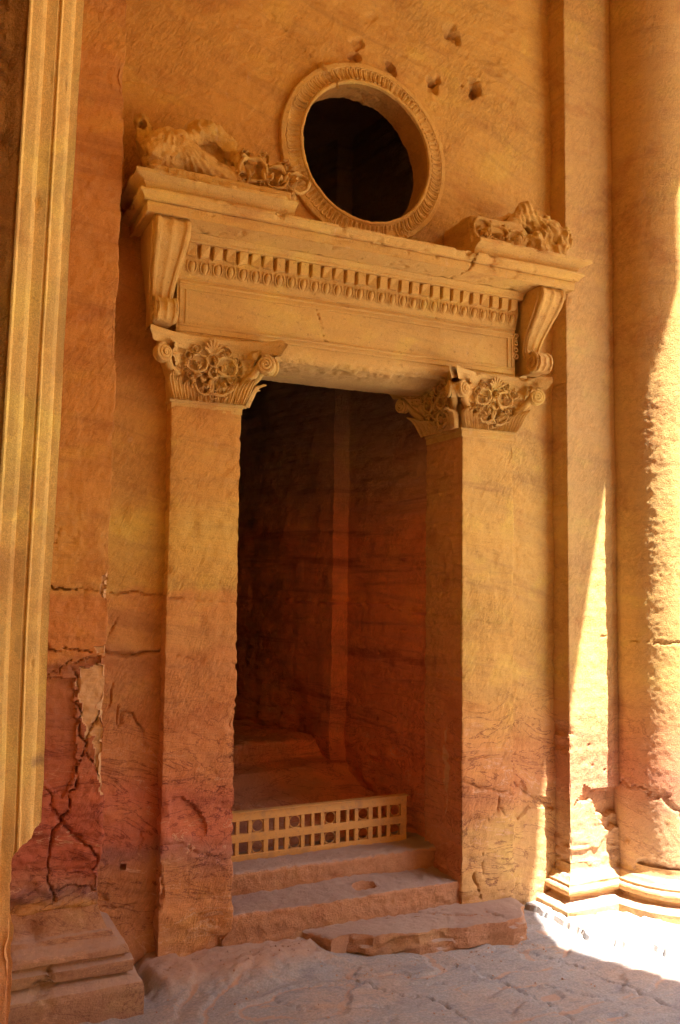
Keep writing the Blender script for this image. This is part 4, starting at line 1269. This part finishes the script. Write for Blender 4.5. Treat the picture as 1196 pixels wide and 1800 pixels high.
# ------------------------------------------------------------------ broken slab in front of the threshold
def stone_slab(name, outline, z0, z1, mat, label, seed, rings=14, cx=None):
    ol = resample(outline + [outline[0]], 0.02)[:-1]
    n = len(ol)
    c = np.array(cx if cx else ol.mean(0))
    rows = []
    zb = arange(z0, z1 - 0.012, 0.012)
    for z in zb:
        v = (z - z0) / (z1 - z0)
        q = np.column_stack([ol, np.full(n, z)])
        lay = np.floor(v * 5 + 0.8 * noise(q, (3, 3, 0), seed + 9))
        ql = q.copy(); ql[:, 2] = lay * 3.7
        off = 0.026 * noise(ql, (5, 5, 1), seed) + 0.016 * noise(ql, (14, 14, 1), seed + 3) + 0.006 * fbm(q, 40, 2, 0.6, seed + 2) - 0.02 * v
        d = ol - c
        rows.append(np.column_stack([ol + d / np.linalg.norm(d, axis=1, keepdims=True) * off[:, None], np.full(n, z)]))
    last = rows[-1][:, :2]
    for k in range(1, rings * 4):
        s = 1 - k / (rings * 4.0)
        xy = c + (last - c) * (s ** 0.9)
        rows.append(np.column_stack([xy, np.full(n, z1)]))
    P = np.array(rows).transpose(1, 0, 2)
    tilt = -0.045 * np.clip((P[..., 0] - 3.4), -1, 1)
    top = smooth(z1 - 0.03, z1, P[..., 2])
    P[..., 2] += top * (0.010 * fbm(P, 3, 3, 0.5, seed + 4) + 0.005 * fbm(P, 22, 3, 0.6, seed + 6))
    for pl in ([(3.55, -0.12), (3.8, -0.3), (4.1, -0.42)], [(4.05, -0.25), (4.12, -0.5)]):
        P[..., 2] += top * crack(P, pl, 0.014, 0.025, 0.02, 0, 'xy')
    o = obj(name, P.reshape(-1, 3), grid_faces(P.shape[0], P.shape[1], True, False), mat, None, 45)
    return tag(o, label, 'step', None, 'thing')
stone_slab('stone_step', [(2.60, -0.10), (2.72, -0.33), (2.86, -0.30), (3.0, -0.42), (3.17, -0.44), (3.35, -0.50), (3.55, -0.47), (3.75, -0.55), (3.95, -0.53), (4.1, -0.58), (4.25, -0.55), (4.33, -0.40), (4.42, -0.3), (4.44, -0.09), (4.0, -0.085), (3.4, -0.08), (2.9, -0.085)],
           -0.24, 0.0, M['step'], 'long broken rock step with a ragged edge below the threshold', 301, cx=(3.5, -0.2))

# ------------------------------------------------------------------ low barrier across the opening
bar = empty('barrier', (2.95, 0.5, 0.335), 'low ochre lattice barrier panel across the bottom of the doorway', 'barrier')
BX = [('s', 2.107, 2.207), ('r', 2.237, 2.302), ('s', 2.333, 2.403), ('r', 2.433, 2.533), ('s', 2.573, 2.623), ('s', 2.657, 2.709), ('r', 2.744, 2.845), ('s', 2.878, 2.933), ('s', 2.963, 3.018), ('r', 3.05, 3.152),
      ('s', 3.187, 3.243), ('s', 3.27, 3.322), ('r', 3.353, 3.448), ('s', 3.485, 3.535), ('s', 3.567, 3.617), ('r', 3.648, 3.747)]
BY0, BY1 = 0.49, 0.525
BT = 0.708
for nm, z0, z1 in (('rail', 0.335, 0.392), ('rail', 0.486, 0.548), ('rail', 0.645, BT)):
    obj(nm, *boxm(2.0, 3.805, BY0, BY1, z0, z1, 0.003), M['barrier'], bar, 0)
obj('top_cap', *boxm(1.99, 3.815, BY0 - 0.012, BY1 + 0.02, BT, BT + 0.008, 0.002), M['barrier'], bar, 0)
edges = [2.0] + [v for t in BX for v in t[1:]] + [3.805]
for a, b in zip(edges[0::2], edges[1::2]):
    for z0, z1 in ((0.392, 0.486), (0.548, 0.645)):
        e_ = rng.uniform(-.0025, .0025)
        obj('bar', *boxm(a + e_, b + rng.uniform(-.0025, .0025), BY0 + 0.003 + abs(e_), BY1 - 0.003, z0 - 0.004, z1 + 0.004, 0.002), M['barrier'], bar, 0)
for kind, a, b in BX:
    if kind != 'r' or b - a < 0.08:
        continue
    for zc_ in (0.439, 0.5965):
        t = np.linspace(0, 2 * math.pi, 28, endpoint=False)
        v, f = tube(np.column_stack([(a + b) / 2 + 0.047 * np.cos(t), np.full(28, 0.507), zc_ + 0.047 * np.sin(t)]), 0.0048, 6, True)
        obj('ring', v, f, M['barrier'], bar, 60)

# ------------------------------------------------------------------ round window
win = empty('round_window', (OC[0], 0, OC[1]), 'round window with a fluted carved stone ring above the cornice', 'window')
rp = resample([(.735, 0.03), (.735, -.035), (.73, -.045), (.695, -.050), (.688, -.040), (.684, -.036), (.66, -.034), (.62, -.040), (.585, -.060), (.582, -.070), (.572, -.074), (.562, -.070), (.560, -.060), (.556, -.05)], 0.010)
na = 420
an = np.linspace(0, -2 * math.pi, na, endpoint=False)
P = np.zeros((na, len(rp), 3))
P[..., 0] = OC[0] + rp[None, :, 0] * np.cos(an)[:, None]
P[..., 1] = rp[None, :, 1]
P[..., 2] = OC[1] + rp[None, :, 0] * np.sin(an)[:, None]
def ring_disp(P, N):
    d = 0.004 * fbm(P, 5, 3, 0.5, 311) + 0.003 * fbm(P, 30, 3, 0.55, 313)
    d = d + crack(P, [(2.66, 6.57), (2.70, 6.50), (2.78, 6.42), (2.84, 6.36), (2.85, 6.28)], .012, .04, 0.01) + crack(P, [(3.38, 5.36), (3.44, 5.30), (3.47, 5.2)], .008, .03, 0.01)
    i = (P[..., 1] > -0.03)
    d = d - 0.006 * np.clip(fbm(P, 12, 3, 0.6, 318) - 0.3, 0, 1)
    return d
ring = grid_obj('ring_moulding', P, M['carved'], win, ring_disp, wrap_i=True, angle=45)
rv = resample([(.557, -.05), (.562, -.02), (.572, .21), (.65, .25)], 0.014)
Q = np.zeros((na, len(rv), 3))
Q[..., 0] = OC[0] + rv[None, :, 0] * np.cos(an)[:, None]
Q[..., 1] = rv[None, :, 1]
Q[..., 2] = OC[1] + rv[None, :, 0] * np.sin(an)[:, None]
grid_obj('reveal', Q, M['reveal'], win, lambda P, N: -0.001 - (0.010 * np.clip(fbm(P, 5, 4, 0.6, 317), -0.2, 1) + 0.004 * fbm(P, 20, 3, 0.6, 319)) * smooth(-0.045, 0.02, P[..., 1]), wrap_i=True, angle=50)
def flute_mesh():
    t = np.linspace(-1, 1, 9)
    up = np.column_stack([0.012 * t, np.full(9, 0.0), 0.678 + 0.008 * (1 - t ** 2)])
    left = np.column_stack([np.full(7, -0.0145), np.array([-.044, -.040, -.040, -.042, -.048, -.056, -.064]), np.linspace(0.676, 0.592, 7)])
    top = np.column_stack([0.0145 * t, np.full(9, -.045), 0.676 + 0.010 * np.sqrt(np.maximum(0, 1 - t ** 2))])
    right = left[::-1] * np.array([-1, 1, 1])
    pts = np.concatenate([left[::-1], top[1:-1], right[::-1]])
    return tube(pts, 0.0072, 5)
FLUTE = mesh_from('flute', *flute_mesh(), M['carved'], 60)
for k in range(96):
    a = 2 * math.pi * k / 96
    if 2.12 < a < 2.30:
        pass
    o = inst('flute', FLUTE, win, (OC[0], 0.0, OC[1]), (0, a, 0), (1, 1, 1))
    if rng.random() < 0.3:
        o.location[1] = 0.008

# ------------------------------------------------------------------ carvings on the cornice ends
def carved_left():
    def f(P):
        a = s_box(P, (1.76, -0.30, 5.165), (0.50, 0.26, 0.035), 0.02)
        a = smin(a, s_ell(P, (1.41, -0.34, 5.36), (.16, .19, .19)), .05)
        a = smin(a, s_ell(P, (1.325, -0.46, 5.33), (.075, .07, .10)), .03)
        a = smin(a, s_cap(P, (1.30, -.26, 5.45), (1.265, -.24, 5.62), .070, .058), .03)
        a = np.maximum(a, -s_ell(P, (1.262, -.285, 5.575), (.028, .05, .032)))
        mane = (0.022 * np.abs(noise(P, (30, 26, 24), 3)) + 0.010 * np.abs(noise(P, 60, 5)) - 0.006) * smooth(1.66, 1.42, P[..., 0])
        a = a + mane + 0.008 * fbm(P, 22, 2, 0.5, 331) * smooth(1.62, 1.4, P[..., 0])
        hub = s_ell(P, (1.485, -.46, 5.44), (.055, .06, .07))
        a = smin(a, hub, .02)
        a = np.maximum(a, -s_ell(P, (1.485, -.525, 5.435), (.022, .04, .020)))
        wing = s_cap(P, (1.53, -.40, 5.46), (1.68, -.32, 5.60), .075, .085)
        wing = smin(wing, s_cap(P, (1.68, -.30, 5.60), (1.84, -.34, 5.52), .085, .070), .04)
        wing = smin(wing, s_cap(P, (1.84, -.34, 5.52), (1.885, -.42, 5.40), .060, .045), .03)
        wing = smin(wing, s_box(P, (1.68, -.22, 5.40), (.20, .10, .17), .03), .03)
        wing = wing + 0.012 * np.abs(noise(P, 30, 9)) + 0.030 * np.abs(noise(P, (13, 13, 11), 11)) - 0.01 + 0.020 * noise(P, 10, 335) + 0.008 * fbm(P, 26, 2, 0.5, 337)
        a = smin(a, wing, .02)
        # long feathers sweeping down over the block
        v = np.array([0.86, 0.0, -0.46]); u = np.array([0.46, 0, 0.86])
        fea = s_cap(P, (1.50, -.44, 5.37), (1.92, -.46, 5.21), .095, .055)
        ang = np.arctan2(P[..., 2] - 5.52, P[..., 0] - 1.36)
        fea = fea + 0.0045 * np.sin(ang * 66 + 2 * noise(P, 6, 7)) + 0.014 * np.abs(noise(P, 15, 339)) + 0.008 * fbm(P, 12, 3, 0.6, 340) - 0.005
        a = smin(a, fea, .015)
        a = smin(a, s_cap(P, (1.88, -.47, 5.40), (1.95, -.47, 5.22), .03, .035), .02)
        a = np.maximum(a, -s_ell(P, (1.77, -.50, 5.42), (.105, .17, .060)))
        a = smin(a, s_box(P, (2.14, -.33, 5.29), (.21, .12, .125), .04) + 0.02 * np.abs(noise(P, 24, 345)), .02)
        return a + 0.004 * fbm(P, 30, 2, 0.5, 341)
    return sdf_mesh(f, (1.14, -.64, 5.10), (2.40, 0.03, 5.74), 0.0085)
gl = empty('animal_carving', (1.75, -0.4, 5.13), 'worn animal carving with shaggy mane and wing on the near end of the cornice', 'carving')
V, Fq = carved_left()
obj('body', V, Fq, M['carved'], gl, 32)
for k, (x, z, sc, y) in enumerate(((1.985, 5.325, 1.35, -.475), (2.155, 5.305, 1.25, -.475), (2.315, 5.285, 1.15, -.49), (2.07, 5.42, .6, -.45), (2.23, 5.41, .6, -.45), (1.91, 5.24, .6, -.49), (2.07, 5.22, .55, -.48), (2.235, 5.21, .55, -.48), (1.93, 5.42, .5, -.45))):
    inst('scroll_ring', FLOWER[k % 6], gl, (x, y, z), (0.1, 1.3 * k, 0.0), (sc, 2.6, sc))

def carved_right():
    def f(P):
        a = s_box(P, (4.10, -.21, 5.265), (.27, .21, .135), .025) + 0.012 * fbm(P, 5, 3, 0.5, 343)
        a = smin(a, s_box(P, (4.50, -.25, 5.22), (.24, .20, .085), .03), .03)
        a = smin(a, s_cap(P, (4.30, -.30, 5.36), (4.41, -.34, 5.58), .10, .045), .04)
        a = smin(a, s_cap(P, (4.41, -.34, 5.56), (4.60, -.32, 5.40), .055, .09), .04)
        a = smin(a, s_cap(P, (4.18, -.16, 5.47), (4.38, -.20, 5.53), .035, .045), .03)
        a = smin(a, s_ell(P, (4.64, -.36, 5.38), (.13, .13, .13)), .04)
        a = smin(a, s_ell(P, (4.72, -.44, 5.33), (.075, .09, .09)), .03)
        a = smin(a, s_cap(P, (4.69, -.30, 5.48), (4.71, -.26, 5.58), .03, .018), .02)
        a = smin(a, s_cap(P, (4.70, -.46, 5.28), (4.66, -.46, 5.18), .045, .035), .03)
        a = smin(a, s_cap(P, (4.45, -.46, 5.30), (4.52, -.46, 5.16), .05, .04), .03)
        a = np.maximum(a, -s_ell(P, (4.735, -.53, 5.36), (.018, .03, .016)))
        a = np.maximum(a, -s_ell(P, (4.50, -.50, 5.43), (.09, .09, .06)))
        m = smooth(4.25, 4.4, P[..., 0])
        return a + m * (0.016 * fbm(P, 17, 3, 0.55, 351) + 0.006 * np.sin(P[..., 0] * 120 + P[..., 2] * 60 + 4 * noise(P, 10, 4))) + 0.004 * fbm(P, 30, 2, 0.5, 353)
    return sdf_mesh(f, (3.76, -.66, 5.08), (4.90, 0.03, 5.68), 0.0085)
gr = empty('animal_carving', (4.35, -0.4, 5.13), 'broken animal carving with vine scrolls on the far end of the cornice beside the pilaster', 'carving')
V, Fq = carved_right()
obj('body', V, Fq, M['carved'], gr, 32)
for k, (x, z, sc) in enumerate(((3.925, 5.285, 1.15), (4.085, 5.27, 1.12), (4.24, 5.255, 1.0), (4.36, 5.23, .6))):
    inst('scroll_ring', FLOWER[(k + 2) % 6], gr, (x, -.415, z), (0.05, 2.1 * k, 0.0), (sc * 0.95, 2.0, sc * 1.25))

# ------------------------------------------------------------------ grit on the floor
def build_grit():
    g = np.random.default_rng(5)
    ico = np.array([(1, 0, 0), (-1, 0, 0), (0, 1, 0), (0, -1, 0), (0, 0, 1), (0, 0, -1)], float)
    fc = [(0, 2, 4), (2, 1, 4), (1, 3, 4), (3, 0, 4), (2, 0, 5), (1, 2, 5), (3, 1, 5), (0, 3, 5)]
    dg = bpy.context.evaluated_depsgraph_get()
    gobj = bpy.data.objects['ground'].evaluated_get(dg)
    parts = []
    for k in range(420):
        m = g.random()
        if m < 0.35:
            x, y = g.uniform(1.45, 2.7), -0.2 - abs(g.normal(0, 0.2))
        elif m < 0.7:
            x, y = g.uniform(2.6, 4.5), -0.58 - abs(g.normal(0, 0.12))
        else:
            x, y = g.uniform(1.4, 4.8), g.uniform(-2.2, -0.5)
        ok, loc, nrm, idx = gobj.ray_cast(Vector((x, y, 1.0)), Vector((0, 0, -1)))
        if not ok:
            continue
        r = 0.003 + 0.008 * g.random() ** 3
        V = ico * r * g.uniform(0.6, 1.3, (6, 3)) * np.array([1.2, 1.0, 0.7])
        a = g.uniform(0, 6.28)
        V = V @ np.array([[math.cos(a), math.sin(a), 0], [-math.sin(a), math.cos(a), 0], [0, 0, 1]])
        parts.append((V + np.array([x, y, loc.z + 0.3 * r]), fc))
    o = obj('grit', *join(parts), M['step'], None, 0)
    tag(o, 'loose grit and crumbs of sandstone scattered on the floor', 'grit', None, 'stuff')
build_grit()
